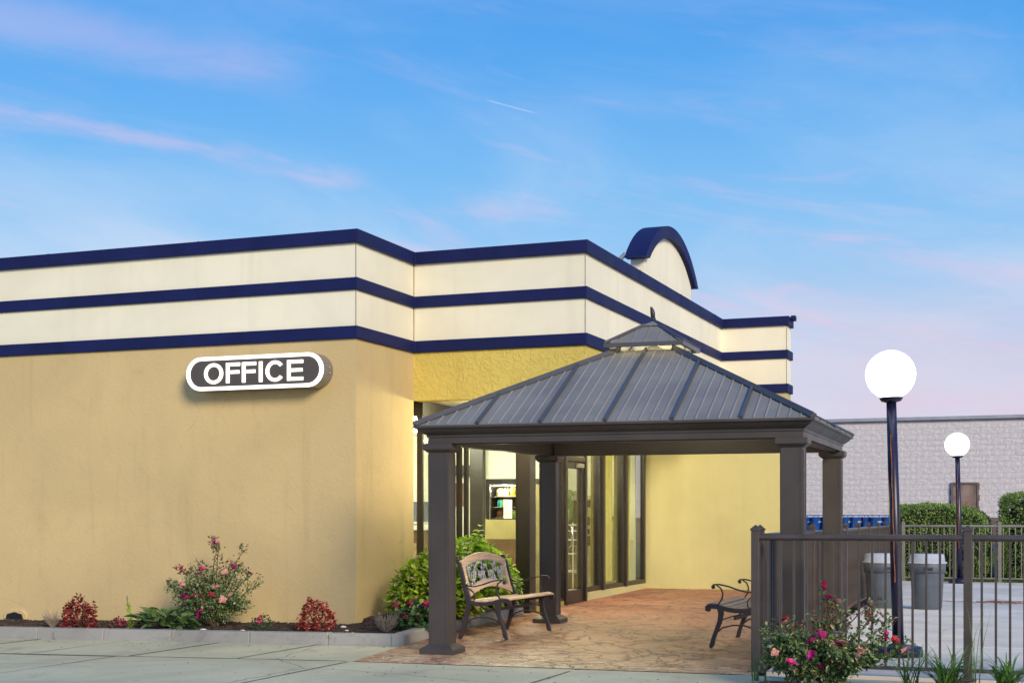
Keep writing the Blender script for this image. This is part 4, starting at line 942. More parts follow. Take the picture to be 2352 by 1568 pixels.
# ------------------------------------------------------------------ garden benches
def make_bench(lab, woodm):
    t = thing('garden_bench', lab, 'bench', group='iron and wood benches under the gazebo'); L = .66
    for s_ in (-1, 1):
        fr = MB()
        fr.bar([(-.345, .92), (-.372, .915), (-.380, .89), (-.355, .872), (-.335, .86), (-.300, .74), (-.262, .58), (-.225, .47), (-.205, .42), (-.225, .34), (-.250, .22), (-.285, .09), (-.315, .012), (-.33, .0)], .042, [.02, .028, .03, .035, .04, .042, .046, .055, .065, .055, .046, .040, .044, .03])
        fr.bar([(-.215, .425), (-.12, .395), (.0, .395), (.10, .412), (.19, .437), (.262, .440), (.300, .425), (.302, .398), (.278, .392)], .044, [.05, .05, .046, .046, .048, .048, .042, .03, .02])
        fr.bar([(.155, .43), (.148, .36), (.160, .28), (.195, .19), (.228, .10), (.245, .03), (.262, .0)], .040, [.07, .055, .048, .042, .040, .046, .03])
        fr.bar([(-.268, .64), (-.215, .600), (-.14, .592), (-.04, .615), (.07, .652), (.17, .672), (.225, .668), (.246, .645), (.232, .627), (.214, .636)], .046, [.018, .016, .014, .014, .014, .015, .016, .016, .014, .01])
        fr.bar([(.195, .662), (.150, .630), (.128, .575), (.138, .515), (.175, .462), (.205, .452), (.212, .470)], .024, .014)
        fr.bar([(-.255, .585), (-.19, .56), (-.13, .50), (-.14, .44), (-.16, .42)], .022, .012)
        fr.bar([(-.255, .150), (-.19, .215), (-.09, .245), (.02, .243), (.13, .215), (.205, .155)], .022, .016)
        fr.bar([(-.10, .39), (-.04, .355), (.05, .33), (.14, .30)], .020, .013)
        o = fr.build('side_frame', 'iron', t, bev=.004); o.location = (s_ * L, 0, 0)
        kn = MB().lathe([(.001, -.021), (.026, -.019), (.032, -.008), (.032, .008), (.026, .019), (.001, .021)], 12).build('scroll', 'iron', o); kn.location = (0, -.362, .894); kn.rotation_euler = (0, R(90), 0)
        kn = MB().lathe([(.001, -.022), (.022, -.020), (.028, 0), (.022, .020), (.001, .022)], 12).build('scroll', 'iron', o); kn.location = (0, .284, .408); kn.rotation_euler = (0, R(90), 0)
        kn = MB().lathe([(.001, -.022), (.014, -.020), (.018, 0), (.014, .020), (.001, .022)], 10).build('scroll', 'iron', o); kn.location = (0, .228, .645); kn.rotation_euler = (0, R(90), 0)
    for y, z, a in ((-.155, .428, -8), (-.068, .421, -1), (.020, .424, 4), (.108, .437, 10), (.196, .459, 9), (.268, .462, -14)):
        o = MB().box(-L - .008, L + .008, -.038, .038, -.011, .011).build('seat_slat', woodm, t, bev=.006); o.location = (0, y, z); o.rotation_euler = (R(a), 0, 0)
    # backrest parts live in the tilted back plane: (s, h) -> world
    def bk(s_, h, off=0.0): return (s_, -.225 - .268 * (h - .47) / .45 * .45 + off, h)
    def arc(h_end, h_mid, n=16): return [(-L + .035 + (2 * L - .07) * i / n, h_end + (h_mid - h_end) * math.sin(math.pi * i / n) ** .9) for i in range(n + 1)]
    def plank(lo, hi, th=.026):
        m = MB(); n = len(lo); v = []
        for off in (-th / 2, th / 2): v += [bk(*p, off) for p in lo] + [bk(*p, off) for p in hi]
        f = []
        for i in range(n - 1): f += [(i, i + 1, n + i + 1, n + i), (2 * n + i, 3 * n + i, 3 * n + i + 1, 2 * n + i + 1), (n + i, n + i + 1, 3 * n + i + 1, 3 * n + i), (i, 2 * n + i, 2 * n + i + 1, i + 1)]
        f += [(0, n, 3 * n, 2 * n), (n - 1, 3 * n - 1, 4 * n - 1, 2 * n - 1)]; return m.add(v, f)
    plank(arc(.795, .885), arc(.875, .968)).build('top_rail', woodm, t, bev=.005)
    plank(arc(.460, .565), arc(.535, .645)).build('lower_rail', woodm, t, bev=.005)
    for s_ in (-1, 1): plank([(s_ * (L - .075) - .03, .50), (s_ * (L - .075) + .03, .50)], [(s_ * (L - .075) - .03, .84), (s_ * (L - .075) + .03, .84)], .022).build('stile', woodm, t, bev=.004)
    pan = MB(); rnd = random.Random(3)
    pan.tube([bk(*p) for p in arc(.79, .878)], .008, 6); pan.tube([bk(*p) for p in arc(.54, .65)], .008, 6)
    for k_ in range(8):
        x = -.48 + .137 * k_; c = -1 if k_ % 2 else 1
        pan.tube([bk(x + c * .05 * math.sin(u * 5.2), .58 + .26 * u + .01 * math.cos(u * 9)) for u in [i / 12 for i in range(13)]], .007, 5)
        pan.tube([bk(x + c * (.03 + .045 * math.cos(u * 5.5)), .70 + .05 * math.sin(u * 5.5)) for u in [i / 12 for i in range(13)]], .006, 5)
    pn = pan.build('lattice_panel', 'ironlight', t)
    fl = []
    for k_ in range(26):
        u = rnd.uniform(-.52, .52); top = .80 + .075 * math.cos(u * 2.6); bot = .56 + .08 * math.cos(u * 2.6); h = rnd.uniform(bot + .04, top - .01)
        m = MB(); m.lathe([(.003, -.034), (.015, -.018), (.021, .002), (.014, .018), (.004, .024)], 7)
        o = m.build('cast_flower', 'ironlight', pn); o.location = bk(u, h, .006); o.rotation_euler = (R(15), R(rnd.uniform(-25, 25)), 0); o.scale = (1, .6, 1)
    MB().box(-L, L, -.012, .012, .30, .335).build('cross_bar', 'iron', t)
    return t
b1 = make_bench('bench with arched backrest and cast flower panel beside the green shrubs', 'wood'); b1.location = (-6.06, 15.52, zslab(15.52) + .006); b1.rotation_euler = (0, 0, R(-92))
b2 = copy_tree(b1); b2['label'] = 'grey slatted bench backed against the fence at the right of the gazebo floor'; b2.location = (-3.20, 15.40, zslab(15.4) + .006); b2.rotation_euler = (0, 0, R(90))
for ch in b2.children:
    if ch.name.startswith('seat_slat'):
        ch.data = ch.data.copy(); ch.data.materials[0] = M['woodgrey']

# ------------------------------------------------------------------ pool fences
def fence(lab, p0, p1, mat, posts, spacing=.115, H=1.26, zf=lambda x, y: 0.0, endcap=True, pick=.010):
    a = Vector(p0); b = Vector(p1); d = b - a; L = d.length; t = d.normalized(); ang = math.atan2(t.y, t.x)
    th = thing('pool_fence', lab, 'fence', (a.x, a.y, 0), group='pool fence runs')
    pm = MB().box(-.036, .036, -.036, .036, .0, H + .03); pm.v += []
    v = [(-.043, -.043, H + .03), (.043, -.043, H + .03), (.043, .043, H + .03), (-.043, .043, H + .03), (0, 0, H + .075)]
    first = None
    def place(src, nm, s_, z=0):
        p = a + t * s_; o = inst(src, nm, th, (p.x - a.x, p.y - a.y, zf(p.x, p.y) + z), (0, 0, ang)); return o
    base_post = None
    for k_, s_ in enumerate(posts):
        if base_post is None:
            base_post = pm.build('post', mat, th, bev=.004); base_post.location = (t.x * s_, t.y * s_, zf(*(a + t * s_))); base_post.rotation_euler = (0, 0, ang)
            cm = MB().box(-.043, .043, -.043, .043, H + .03, H + .045); cm.add([(-.043, -.043, H + .045), (.043, -.043, H + .045), (.043, .043, H + .045), (-.043, .043, H + .045), (0, 0, H + .085)], [(0, 1, 4), (1, 2, 4), (2, 3, 4), (3, 0, 4)])
            bc = cm.build('post_cap', mat, base_post); bp = MB().box(-.07, .07, -.055, .055, -.004, .012).build('base_plate', mat, base_post, bev=.003)
        else:
            o = place(base_post, 'post', s_)
            for src, nm in ((bc, 'post_cap'), (bp, 'base_plate')): inst(src, nm, o)
    # rails between posts
    for s0, s1 in zip(posts, posts[1:]):
        A = a + t * (s0 + .036); B = a + t * (s1 - .036); za, zb = zf(*A), zf(*B); O = Vector((a.x, a.y, 0))
        mid = (A + B) / 2; sag = random.uniform(-.004, .006)
        MB().tube([Vector((A.x, A.y, za + H - .03)) - O, Vector((mid.x, mid.y, (za + zb) / 2 + H - .03 + sag)) - O, Vector((B.x, B.y, zb + H - .03)) - O], .029, 12).build('top_rail', mat, th)
        w = MB(); n_ = Vector((-t.y, t.x)) * .014; v = []
        for q, z in ((A, za), (B, zb)): v += [(q.x - n_.x - a.x, q.y - n_.y - a.y, z + .065), (q.x + n_.x - a.x, q.y + n_.y - a.y, z + .065), (q.x + n_.x - a.x, q.y + n_.y - a.y, z + .098), (q.x - n_.x - a.x, q.y - n_.y - a.y, z + .098)]
        w.add(v, [(0, 1, 5, 4), (1, 2, 6, 5), (2, 3, 7, 6), (3, 0, 4, 7), (3, 2, 1, 0), (4, 5, 6, 7)]); w.build('bottom_rail', mat, th)
    pk = None; s_ = posts[0] + spacing
    while s_ < posts[-1] - .05:
        if all(abs(s_ - q) > .055 for q in posts):
            if pk is None:
                pk = MB().box(-pick, pick, -pick, pick, .099, H - .045).build('picket', mat, th); p = a + t * s_; pk.location = (p.x - a.x, p.y - a.y, zf(p.x, p.y)); pk.rotation_euler = (0, 0, ang)
            else: place(pk, 'picket', s_)
        s_ += spacing
    return th
fence('brown metal picket fence in front of the lamp post and bins', (-2.60, 12.86), (1.2, 12.86), 'fence', [0, 1.85, 3.70], spacing=.1155)
fl_ = math.hypot(19.9, .04 * 19.9)
fence('brown metal picket fence receding along the gazebo towards the bins', (fenceX(12.86) , 12.90 + .09), (fenceX(32.8), 32.8), 'fence', [.1] + [1.95 * k_ + .1 for k_ in range(1, 10)] + [19.72], spacing=.115)
fence('pale grey far fence in front of the clipped hedges', (-3.30, 32.86), (3.0, 32.86), 'fencegrey', [0, 2.05, 4.1, 6.2], spacing=.125)

# ------------------------------------------------------------------ lamp posts
def lamp(lab, loc, H, gr, lean, e):
    t = thing('lamp_post', lab, 'lamp', loc, group='globe lamps on the pool deck'); t.rotation_euler = (0, lean, 0)
    MB().lathe([(.24, -.015), (.245, .05), (.235, .085), (.19, .10), (.085, .11), (.07, .125)], 28).build('base', 'lampblue', t)
    po = MB().lathe([(.058, .10), (.056, 1.2), (.050, H - gr - .03)], 16).build('pole', 'lampblue', t)
    MB().lathe([(.052, 0), (.10, .015), (.118, .045), (.118, .052), (.02, .052)], 24, (0, 0, H - gr - .035)).build('globe_holder', 'lampblue', t)
    prof = [(gr * math.sin(R(a_)), -gr * math.cos(R(a_)) + .0) for a_ in [25, 35, 50, 65, 80, 90, 100, 115, 130, 145, 160, 172, 179]]
    MB().lathe(prof, 32, (0, 0, H)).build('globe', 'globe', t)
    rm = MB(); z = .6
    pts = [(-.045 * .7, -.0575 + .004 * (z_ / H), z_) for z_ in [.75 + .1 * k_ for k_ in range(int((H - gr - 1.0) / .1))]]
    rm.tube([(x + .003 * math.sin(i * 1.7) + .022, y - .003, z_) for i, (x, y, z_) in enumerate(pts)], .0045, 5); rm.build('rust_streak', 'rust', po)
    return t
lamp('tall globe lamp on navy pole just behind the near fence', (-1.545, 14.9, .002), 2.87, .252, R(-1.6), 0)
lamp('smaller looking globe lamp on navy pole by the far fence', (-2.03, 32.05, .002), 3.0, .262, R(-1.2), 0)

# ------------------------------------------------------------------ rubbish bins
def bin_(lab, loc, rz, dome=True):
    t = thing('rubbish_bin', lab, 'bin', loc, rz, group='grey bins on the pool deck')
    MB().lathe([(.205, 0), (.222, .012), (.252, .55), (.257, .56)], 28).build('body', 'canbody', t)
    MB().lathe([(.258, .56), (.275, .563), (.283, .70), (.279, .705), (.26, .70)], 28).build('collar', 'canbody', t)
    for s_ in (-1, 1):
        o = MB().box(-.07, .07, -.02, .02, .58, .665).build('handle', 'canbody', t, bev=.008); o.location = (0, s_ * -.282, 0)
        o2 = MB().box(-.045, .045, -.004, .004, .60, .645).build('handle_opening', 'black', o); o2.location = (0, s_ * -.021, 0)
    MB().lathe([(.293, .703), (.300, .712), (.292, .728), (.270, .730), (.255, .835), (.235, .85), (.05, .855)], 28).build('lid', 'canlid', t)
    return t
bin_('grey round bin with pale lid standing against the receding fence', (-2.62, 22.8, .002), R(30))
bin_('grey round bin with pale lid between the lamp pole and hedge', (-1.93, 22.75, .002), R(12))

# ------------------------------------------------------------------ store building of split-face blocks
st_b = thing('store_building', 'big grey split-face block store wall across the back lot', 'building', (-5, 53.0, .45))
MB().box(-16, 9, 53.06, 66, .2, 4.94).build('wall_core', 'mortar', st_b, True); MB().box(-16.1, 9.1, 52.90, 66, 4.94, 5.06).build('cap_flashing', 'capmetal', st_b, True, bev=.01)
MB().box(-16, -3.66, 52.97, 53.05, .2, 1.42).build('foundation_course', 'foundation', st_b, True); MB().box(-2.72, 9, 52.97, 53.05, .2, 1.42).build('foundation_course', 'foundation', st_b, True)
def blockmesh(seed):
    rnd = random.Random(seed); m = MB(); nx_, nz_ = 5, 3; w, h = .396, .196; v = []
    for j in range(nz_ + 1):
        for i in range(nx_ + 1):
            edge = i in (0, nx_) or j in (0, nz_); v.append((-w / 2 + w * i / nx_ + (0 if edge else rnd.uniform(-.02, .02)), (-.012 if edge else -.012 - rnd.uniform(-.007, .014)), -h / 2 + h * j / nz_ + (0 if edge else rnd.uniform(-.015, .015))))
    f = [(j * (nx_ + 1) + i, j * (nx_ + 1) + i + 1, (j + 1) * (nx_ + 1) + i + 1, (j + 1) * (nx_ + 1) + i) for j in range(nz_) for i in range(nx_)]
    c = [(-w / 2, .06, -h / 2), (w / 2, .06, -h / 2), (w / 2, .06, h / 2), (-w / 2, .06, h / 2)]; o = len(v); v += c; k2 = (nx_ + 1)
    f += [(0, o, o + 1, nx_), (nz_ * k2, nz_ * k2 + nx_, o + 2, o + 3), (0, nz_ * k2, o + 3, o), (nx_, o + 1, o + 2, nz_ * k2 + nx_)]
    return m.add(v, f)
var = []
for s_ in range(7): var.append(blockmesh(s_))
rest = MB(); protos = {}; count = 0; spots = []
for r_ in range(18):
    z = 1.53 + r_ * .2 - .0; 
    if z > 4.90: break
    x = -15.9 + (.2 if r_ % 2 else 0)
    while x < 8.8:
        if not (-3.50 < x < -2.88 and z < 2.66): spots.append((x, z))
        x += .4
vis = sorted([p for p in spots if -8.75 < p[0] < -1.3], key=lambda p: (abs(p[0] + 4.9) + (0 if p[1] > 1.9 else 3)))[:300]; visset = set(vis)
for x, z in spots:
    k_ = random.randrange(7)
    if (x, z) in visset:
        if k_ not in protos: protos[k_] = o = var[k_].build('block', 'block', st_b); 
        else: o = inst(protos[k_], 'block', st_b)
        o.location = (x + 5, random.uniform(-.004, .004) + .0, z - .45)
    else:
        o_ = len(rest.v); dy_ = random.uniform(-.004, .004); rest.v += [(p[0] + x, p[1] + 53.0 + dy_, p[2] + z) for p in var[k_].v]; rest.f += [tuple(i + o_ for i in f_) for f_ in var[k_].f]; rest.sm += [False] * len(var[k_].f)
rest.build('block_field', 'block', st_b, True, kind='stuff')
sdoor = MB().box(-3.60, -2.78, 52.915, 53.04, .5, 2.62).build('door', 'doorbrown', st_b, True, bev=.01)
fm = MB(); fm.box(-3.66, -3.60, 52.885, 53.06, .5, 2.69); fm.box(-2.78, -2.72, 52.885, 53.06, .5, 2.69); fm.box(-3.60, -2.78, 52.885, 53.06, 2.62, 2.69); o = fm.build('door_frame', 'foundation', sdoor); o.data.transform(Matrix.Translation(-st_b.location))
o = MB().box(-2.90, -2.85, 52.87, 52.915, 1.50, 1.56).build('door_handle', 'steel', sdoor); o.data.transform(Matrix.Translation(-st_b.location))
rm = MB(); 
for x, z, w, h in ((-3.36, 2.12, .05, .05), (-3.14, 2.02, .04, .10), (-3.30, 1.9, .03, .22), (-3.12, 1.85, .025, .2)): rm.box(x - w / 2, x + w / 2, 52.909, 52.914, z - h / 2, z + h / 2)
o = rm.build('rust_stain', 'rust', sdoor); o.data.transform(Matrix.Translation(-st_b.location))

# ------------------------------------------------------------------ shopping carts
def cart():
    t = thing('shopping_cart', '', 'shopping cart', group='nested carts by the store wall')
    # +x is the rear (handle) end
    m = MB(); v = [(-.42, -.20, .52), (.42, -.26, .42), (.42, .26, .42), (-.42, .20, .52), (-.46, -.23, .82), (.46, -.29, .95), (.46, .29, .95), (-.46, .23, .82)]
    m.add(v, [(3, 2, 1, 0), (0, 1, 5, 4), (3, 7, 6, 2), (0, 4, 7, 3)]); m.build('basket', 'blueplastic', t)
    m = MB().box(-.012, .012, -.27, .27, 0, .50); o = m.build('rear_flap', 'blueplastic', t, bev=.01); o.location = (.40, 0, .47); o.rotation_euler = (0, R(14), 0)
    lab = MB().box(.0125, .016, -.10, .10, .30, .36).build('flap_label', 'canlid', o)
    m = MB(); 
    for s_ in (-1, 1):
        m.tube([(-.35, s_ * .2, .12), (.30, s_ * .26, .14), (.40, s_ * .28, .42), (.50, s_ * .29, .98), (.53, s_ * .27, 1.0)], .011, 6); m.tube([(-.46, s_ * .23, .82), (.46, s_ * .29, .95)], .008, 6); m.tube([(-.35, s_ * .2, .14), (-.40, s_ * .21, .5)], .011, 6)
    m.build('frame', 'chrome', t)
    MB().tube([(.53, -.29, 1.01), (.535, 0, 1.015), (.53, .29, 1.01)], .016, 8).build('handle', 'blueplastic', t)
    w = None
    for x, y in ((-.36, -.2), (-.36, .2), (.30, -.25), (.30, .25)):
        if w is None: w = MB().lathe([(.012, -.012), (.055, -.012), (.055, .012), (.012, .012)], 12).build('wheel', 'black', t); o = w
        else: o = inst(w, 'wheel', t)
        o.location = (x, y, .055); o.rotation_euler = (R(90), 0, 0)
    return t
c0 = cart(); ncart = 12
for i in range(ncart):
    c = c0 if i == 0 else copy_tree(c0); x = -8.75 + .345 * i; c.location = (x, 50.2 + .05 * math.sin(i * 2.1), lotz(50.2) - .003); c.rotation_euler = (0, 0, R(random.uniform(-5, 5) - 58))
    c['label'] = 'blue plastic shopping cart at the left end of the nested row' if i == 0 else ('blue plastic shopping cart at the hedge end of the nested row' if i == ncart - 1 else 'blue plastic shopping cart, %s from the left of the nested row' % ('second third fourth fifth sixth seventh eighth ninth tenth eleventh'.split()[i - 1]))

# ------------------------------------------------------------------ plants
UP = Vector((0, 0, 1))
def rv(rnd): return Vector((rnd.gauss(0, 1), rnd.gauss(0, 1), rnd.gauss(0, 1))).normalized()
def bloom(mat, parent, loc, r, rnd, name='bloom', petals=9):
    m = MB(); ax = (UP * .7 + rv(rnd) * .8).normalized()
    for k in range(petals):
        a = 6.283 * k / petals * 1.9; s_ = ax.orthogonal().normalized(); d = (Matrix.Rotation(a, 3, ax) @ s_) + ax * (.25 + .6 * (k / petals))
        m.leaf(Vector((0, 0, 0)), d, ax, r * rnd.uniform(.8, 1.15), r * .95, .22, .12, True)
    o = m.build(name, mat, parent); o.location = loc; return o

def rose(lab, loc, H, Wd, seed, ncane, nleaf, blooms, lean=(0, 0), leaf=.032, flat=.75, tall=()):
    rnd = random.Random(seed); t = thing('rose_bush', lab, 'rose bush', loc, group='rose bushes'); cm = MB(); lm = MB(); rm = MB(); tips = []
    for i in range(ncane):
        a = 6.283 * i / ncane + rnd.uniform(-.4, .4); out = Wd * .5 * math.sqrt(rnd.uniform(.12, 1.0)); h = H * rnd.uniform(.45, .95) * (1.0 - .42 * (out / (Wd * .5)) ** 2)
        ex, ey = out * math.cos(a) + lean[0], out * math.sin(a) * flat + lean[1]; pts = []; dens = 1.0
        if i < len(tall): ex, h = tall[i]; ey = rnd.uniform(-.1, .1); dens = .6
        wob = rv(rnd) * .06
        for k in range(9):
            u = k / 8; pts.append(Vector((ex * u ** 1.0, ey * u ** 1.0, h * (1 - (1 - u) ** 1.35))) + wob * math.sin(u * 5) * u)
        cm.tube(pts, [.008 * (1 - .75 * k / 8) + .0015 for k in range(9)], 5); tips.append(pts[-1])
        for b in range(5):         # side shoots
            j = rnd.randrange(2, 8); p = pts[j]; d = (rv(rnd) + UP * .5 + Vector((ex, ey, 0)).normalized() * .5).normalized() * rnd.uniform(.10, .26) * (H / .9)
            q = [p, p + d * .5 + UP * .015, p + d]; cm.tube(q, [.004, .003, .0015], 4); tips.append(q[-1])
            per = max(4, int(nleaf / (ncane * 9)))
            for _ in range(int(per * 2 * dens)):
                u = rnd.random(); c = p + d * (.15 + .9 * u) + rv(rnd) * .045; red = (c.z > H * .72 and rnd.random() < .40) or rnd.random() < .05
                (rm if red else lm).leaf(c, rv(rnd) + UP * .1 + d.normalized() * .4, (UP + rv(rnd) * .7).normalized(), leaf * rnd.uniform(.7, 1.35), leaf * rnd.uniform(.5, .75), .18, .15)
        per = max(4, int(nleaf / (ncane * 3)))
        for _ in range(int(per * dens)):
            u = .22 + .78 * rnd.random(); j = min(7, int(u * 8)); c = pts[j].lerp(pts[j + 1], u * 8 - j) + rv(rnd) * rnd.uniform(.01, .075); red = (c.z > H * .74 and rnd.random() < .42)
            (rm if red else lm).leaf(c, rv(rnd) + UP * .1, (UP + rv(rnd) * .7).normalized(), leaf * rnd.uniform(.7, 1.35), leaf * rnd.uniform(.5, .75), .18, .15)
    cm.build('cane', 'stem', t); lm.build('foliage', 'rosel', t, kind='stuff'); rm.build('new_foliage', 'rosered', t, kind='stuff')
    tips.sort(key=lambda p: p.z + rnd.uniform(-.25, .25), reverse=True)
    for k in range(min(blooms, len(tips))):
        p = tips[int(k * len(tips) / blooms)]; mt = rnd.choices(['pink', 'red', 'pale'], [6, 1, 4])[0]
        bloom(mt, t, p + UP * .01 + Vector((0, -.05, 0)), rnd.uniform(.042, .060), rnd)
    return t
def zb(x, y): return bed_z(x, y) - .006
rose('tall rose bush with pink blooms against the tan wall', (-9.66, 14.84, zb(-9.66, 14.84)), 1.0 * .88, 1.40, 11, 34, 5600, 44, leaf=.040, flat=.32, tall=((-.02, 1.02), (.05, .96), (.40, .94), (.44, .86), (-.56, .66), (-.58, .46), (.56, .66), (.60, .50), (-.34, .78), (.24, .84)))
rose('pink flowering rose bush in the foreground before the near fence', (-1.80, 11.80, .03), 1.0 * .60, 1.22, 23, 38, 7600, 40, leaf=.042, flat=.40, tall=((-.02, .70), (.06, .66), (.30, .69), (.38, .56), (-.42, .46), (-.54, .40), (-.30, .52), (.52, .50)))

def mound(name, lab, cat, loc, rx, ry, h, mat, n, leaf, seed, group=None, petal=None, npet=0, stemm='stem', wide=.7, stemn=7):
    rnd = random.Random(seed); t = thing(name, lab, cat, loc, group=group); m = MB(); s_ = MB()
    for i in range(stemn):
        a = rnd.uniform(0, 6.28); e = Vector((rx * .6 * math.cos(a), ry * .6 * math.sin(a), h * .75)); s_.tube([(0, 0, -.01), e * .5 + UP * .03, e], [.007, .005, .003], 5)
    s_.build('stem', stemm, t)
    for i in range(n):
        d = rv(rnd); d.z = abs(d.z) ** .8 * (1 if rnd.random() < .9 else -.15); k = rnd.uniform(.62, 1.0) ** .5; lump = 1 + .34 * mnoise.noise(d * 2.6 + Vector((seed, 0, 0)))
        p = Vector((d.x * rx * k * lump, d.y * ry * k * lump, max(.01, h * (.10 + .88 * max(0, d.z)) * k * lump)))
        m.leaf(p, (d + rv(rnd) * .8).normalized(), (d + UP * .8 + rv(rnd) * .4).normalized(), leaf * rnd.uniform(.7, 1.3), leaf * wide * rnd.uniform(.8, 1.2), .12, .2, leaf > .045)
    m.build('foliage', mat, t, kind='stuff')
    for i in range(npet):
        d = rv(rnd); d.z = abs(d.z) + .2; d.y = -abs(d.y); d.normalize(); bloom(petal, t, Vector((d.x * rx, d.y * ry, h * d.z * .95 + .02)), rnd.uniform(.022, .034), rnd, 'flower', 6)
    return t
mound('red_begonia', 'dark red leafy begonia mound at the left end of the bed', 'flower', (-11.46, 14.56, zb(-11.46, 14.56)), .20, .18, .37, 'redleaf', 850, .045, 5, 'red begonia mounds')
mound('red_begonia', 'orange red begonia mound near the wall corner', 'flower', (-8.13, 14.62, zb(-8.13, 14.62)), .205, .18, .36, 'redleaf2', 850, .042, 6, 'red begonia mounds')
# broad leaf clump
rnd = random.Random(41); t = thing('broad_leaf_plant', 'dark green broad-leaved clump left of the rose bush', 'plant', (-10.20, 14.58, zb(-10.20, 14.58))); lf = None
for i in range(120):
    a = rnd.uniform(0, 6.28); L = rnd.uniform(.12, .21); el_ = rnd.uniform(-.1, 1.0); m = MB(); d = Vector((math.cos(a) * math.cos(el_) * 1.3, math.sin(a) * math.cos(el_) * .7, math.sin(el_))); m.leaf(Vector((0, 0, 0)), d, (UP * .8 + rv(rnd) * .5 - d * .2).normalized(), L, L * rnd.uniform(.42, .56), .14, .38, True)
    o = m.build('leaf', 'hosta', t); r_ = rnd.uniform(.0, .36); o.location = (r_ * math.cos(a) * 1.15, r_ * math.sin(a) * .42, rnd.uniform(.03, .25) * (1 - (r_ / .5) ** 2))
# sage with purple spike
t = thing('sage_plant', 'pale green sage with one purple flower spike', 'plant', (-10.72, 14.62, zb(-10.72, 14.62))); m = MB(); s_ = MB(); pf = MB(); s_.tube([(0, 0, -.01), (-.02, 0, .18), (-.07, 0, .38)], .004, 5); rnd = random.Random(8)
for i in range(90):
    u = rnd.random() * .85; p = Vector((-.02 * u - .05 * u * u, 0, .36 * u)); m.leaf(p, rv(rnd) + UP * .3, (UP + rv(rnd) * .5).normalized(), .065 * (1.1 - u * .6), .02, .1, .2)
for i in range(26): pf.leaf(Vector((-.062 - .0003 * i, 0, .335 + .0028 * i)), rv(rnd), UP, .016, .012, .1)
s_.build('stem', 'stem', t); m.build('foliage', 'hydr2', t, kind='stuff'); pf.build('flower_spike', 'purple', t)
mound('small_geranium', 'small magenta flowered plant left of the sage', 'flower', (-10.92, 14.62, zb(-10.92, 14.62)), .09, .09, .13, 'rosered', 130, .035, 15, 'small bed flowers', 'magenta', 3, stemn=3)
mound('small_geranium', 'small magenta flowered plant at the right foot of the rose bush', 'flower', (-8.92, 14.72, zb(-8.92, 14.72)), .13, .11, .16, 'ger', 170, .035, 16, 'small bed flowers', 'magenta', 6, stemn=3)
def twigs(lab, loc, h, seed, w=.16, n=46):
    rnd = random.Random(seed); t = thing('dry_twig_plant', lab, 'dry plant', loc, group='dry twig plants'); m = MB()
    for i in range(n):
        a = rnd.uniform(0, 6.28); e = Vector((math.cos(a) * rnd.uniform(.1, w), math.sin(a) * rnd.uniform(.1, w) * .7, h * rnd.uniform(.4, 1))); q = e * .55 + rv(rnd) * .02; m.tube([(0, 0, -.01), q, e], [.004, .0028, .0016], 4)
        for _ in range(3): m.tube([q, q + rv(rnd) * .035 + UP * .04], [.002, .0012], 4)
    m.build('twig', 'twig', t); return t
twigs('dry grey twiggy plant left of the dark red begonia', (-11.92, 14.62, zb(-11.92, 14.62)), .26, 3, .2); twigs('dry pale twiggy plant before the corner hydrangea', (-7.22, 14.62, zb(-7.22, 14.62)), .26, 4, .2, 60)

def hydrangea(lab, loc, rx, ry, h, seed, mat, n=1150, shoots=()):
    rnd = random.Random(seed); t = thing('hydrangea_bush', lab, 'shrub', loc, group='hydrangea bushes'); m = MB(); s_ = MB()
    ends = []
    for i in range(78):
        a = rnd.uniform(0, 6.28); k = math.sqrt(rnd.random()); x, y = rx * k * math.cos(a), ry * k * math.sin(a); z = h * (math.sqrt(max(.05, 1 - k * k)) * .82 + .12) * rnd.uniform(.84, 1.06)
        ends.append((Vector((x, y, z)), z))
    for x, y, z in shoots: ends.append((Vector((x, y, z)), z))
    for e, z in ends:
        s_.tube([Vector((e.x * .25, e.y * .25, -.01)), Vector((e.x * .8, e.y * .8, z * .55)), e], [.009, .007, .004], 5)
        for lv in range(9):                      # opposite leaf pairs down the stem, large lower leaves
            zz = z - lv * .055
            if zz < .08: break
            c = Vector((e.x * (1 - .035 * lv), e.y * (1 - .035 * lv), zz)); a = lv * 1.57 + rnd.uniform(-.5, .5)
            for k in range(4 if lv > 0 else 3):
                b = a + k * (1.57 if lv else 2.09); L = (.058 if lv == 0 else .095) * rnd.uniform(.8, 1.3); d = Vector((math.cos(b), math.sin(b), (.75 if lv == 0 else .18) + rnd.uniform(-.2, .2)))
                m.leaf(c, d, (UP + rv(rnd) * .35).normalized(), L, L * .66, .13, .25, True)
    for i in range(n):
        d = rv(rnd); d.z = abs(d.z); p = Vector((d.x * rx * .98, d.y * ry * .98, .08 + h * .9 * d.z)) * rnd.uniform(.86, 1.0); L = .085 * rnd.uniform(.7, 1.3); m.leaf(p, (d * .7 + rv(rnd) * .6).normalized(), (UP * .8 + d * .5 + rv(rnd) * .3).normalized(), L, L * .66, .13, .25, True)
    s_.build('stem', 'stem', t); m.build('foliage', mat, t, kind='stuff'); return t
hydrangea('yellow green hydrangea between the wall corner and gazebo post', (-7.12, 15.75, zb(-7.12, 15.75)), .60, .48, .80, 51, 'hydr', shoots=((.42, .1, .98), (-.12, 0, .86)))
hydrangea('lime green hydrangea behind the bench and gazebo post', (-7.24, 17.0, zb(-7.24, 17.0)), .66, .66, .98, 52, 'hydr2', 1200, shoots=((-.22, -.1, 1.10), (.18, .05, 1.10), (.05, .2, .98)))
hydrangea('small lime green hydrangea low behind the bench seat', (-7.30, 18.02, zb(-7.30, 18.02)), .42, .42, .74, 53, 'hydr2', 700)
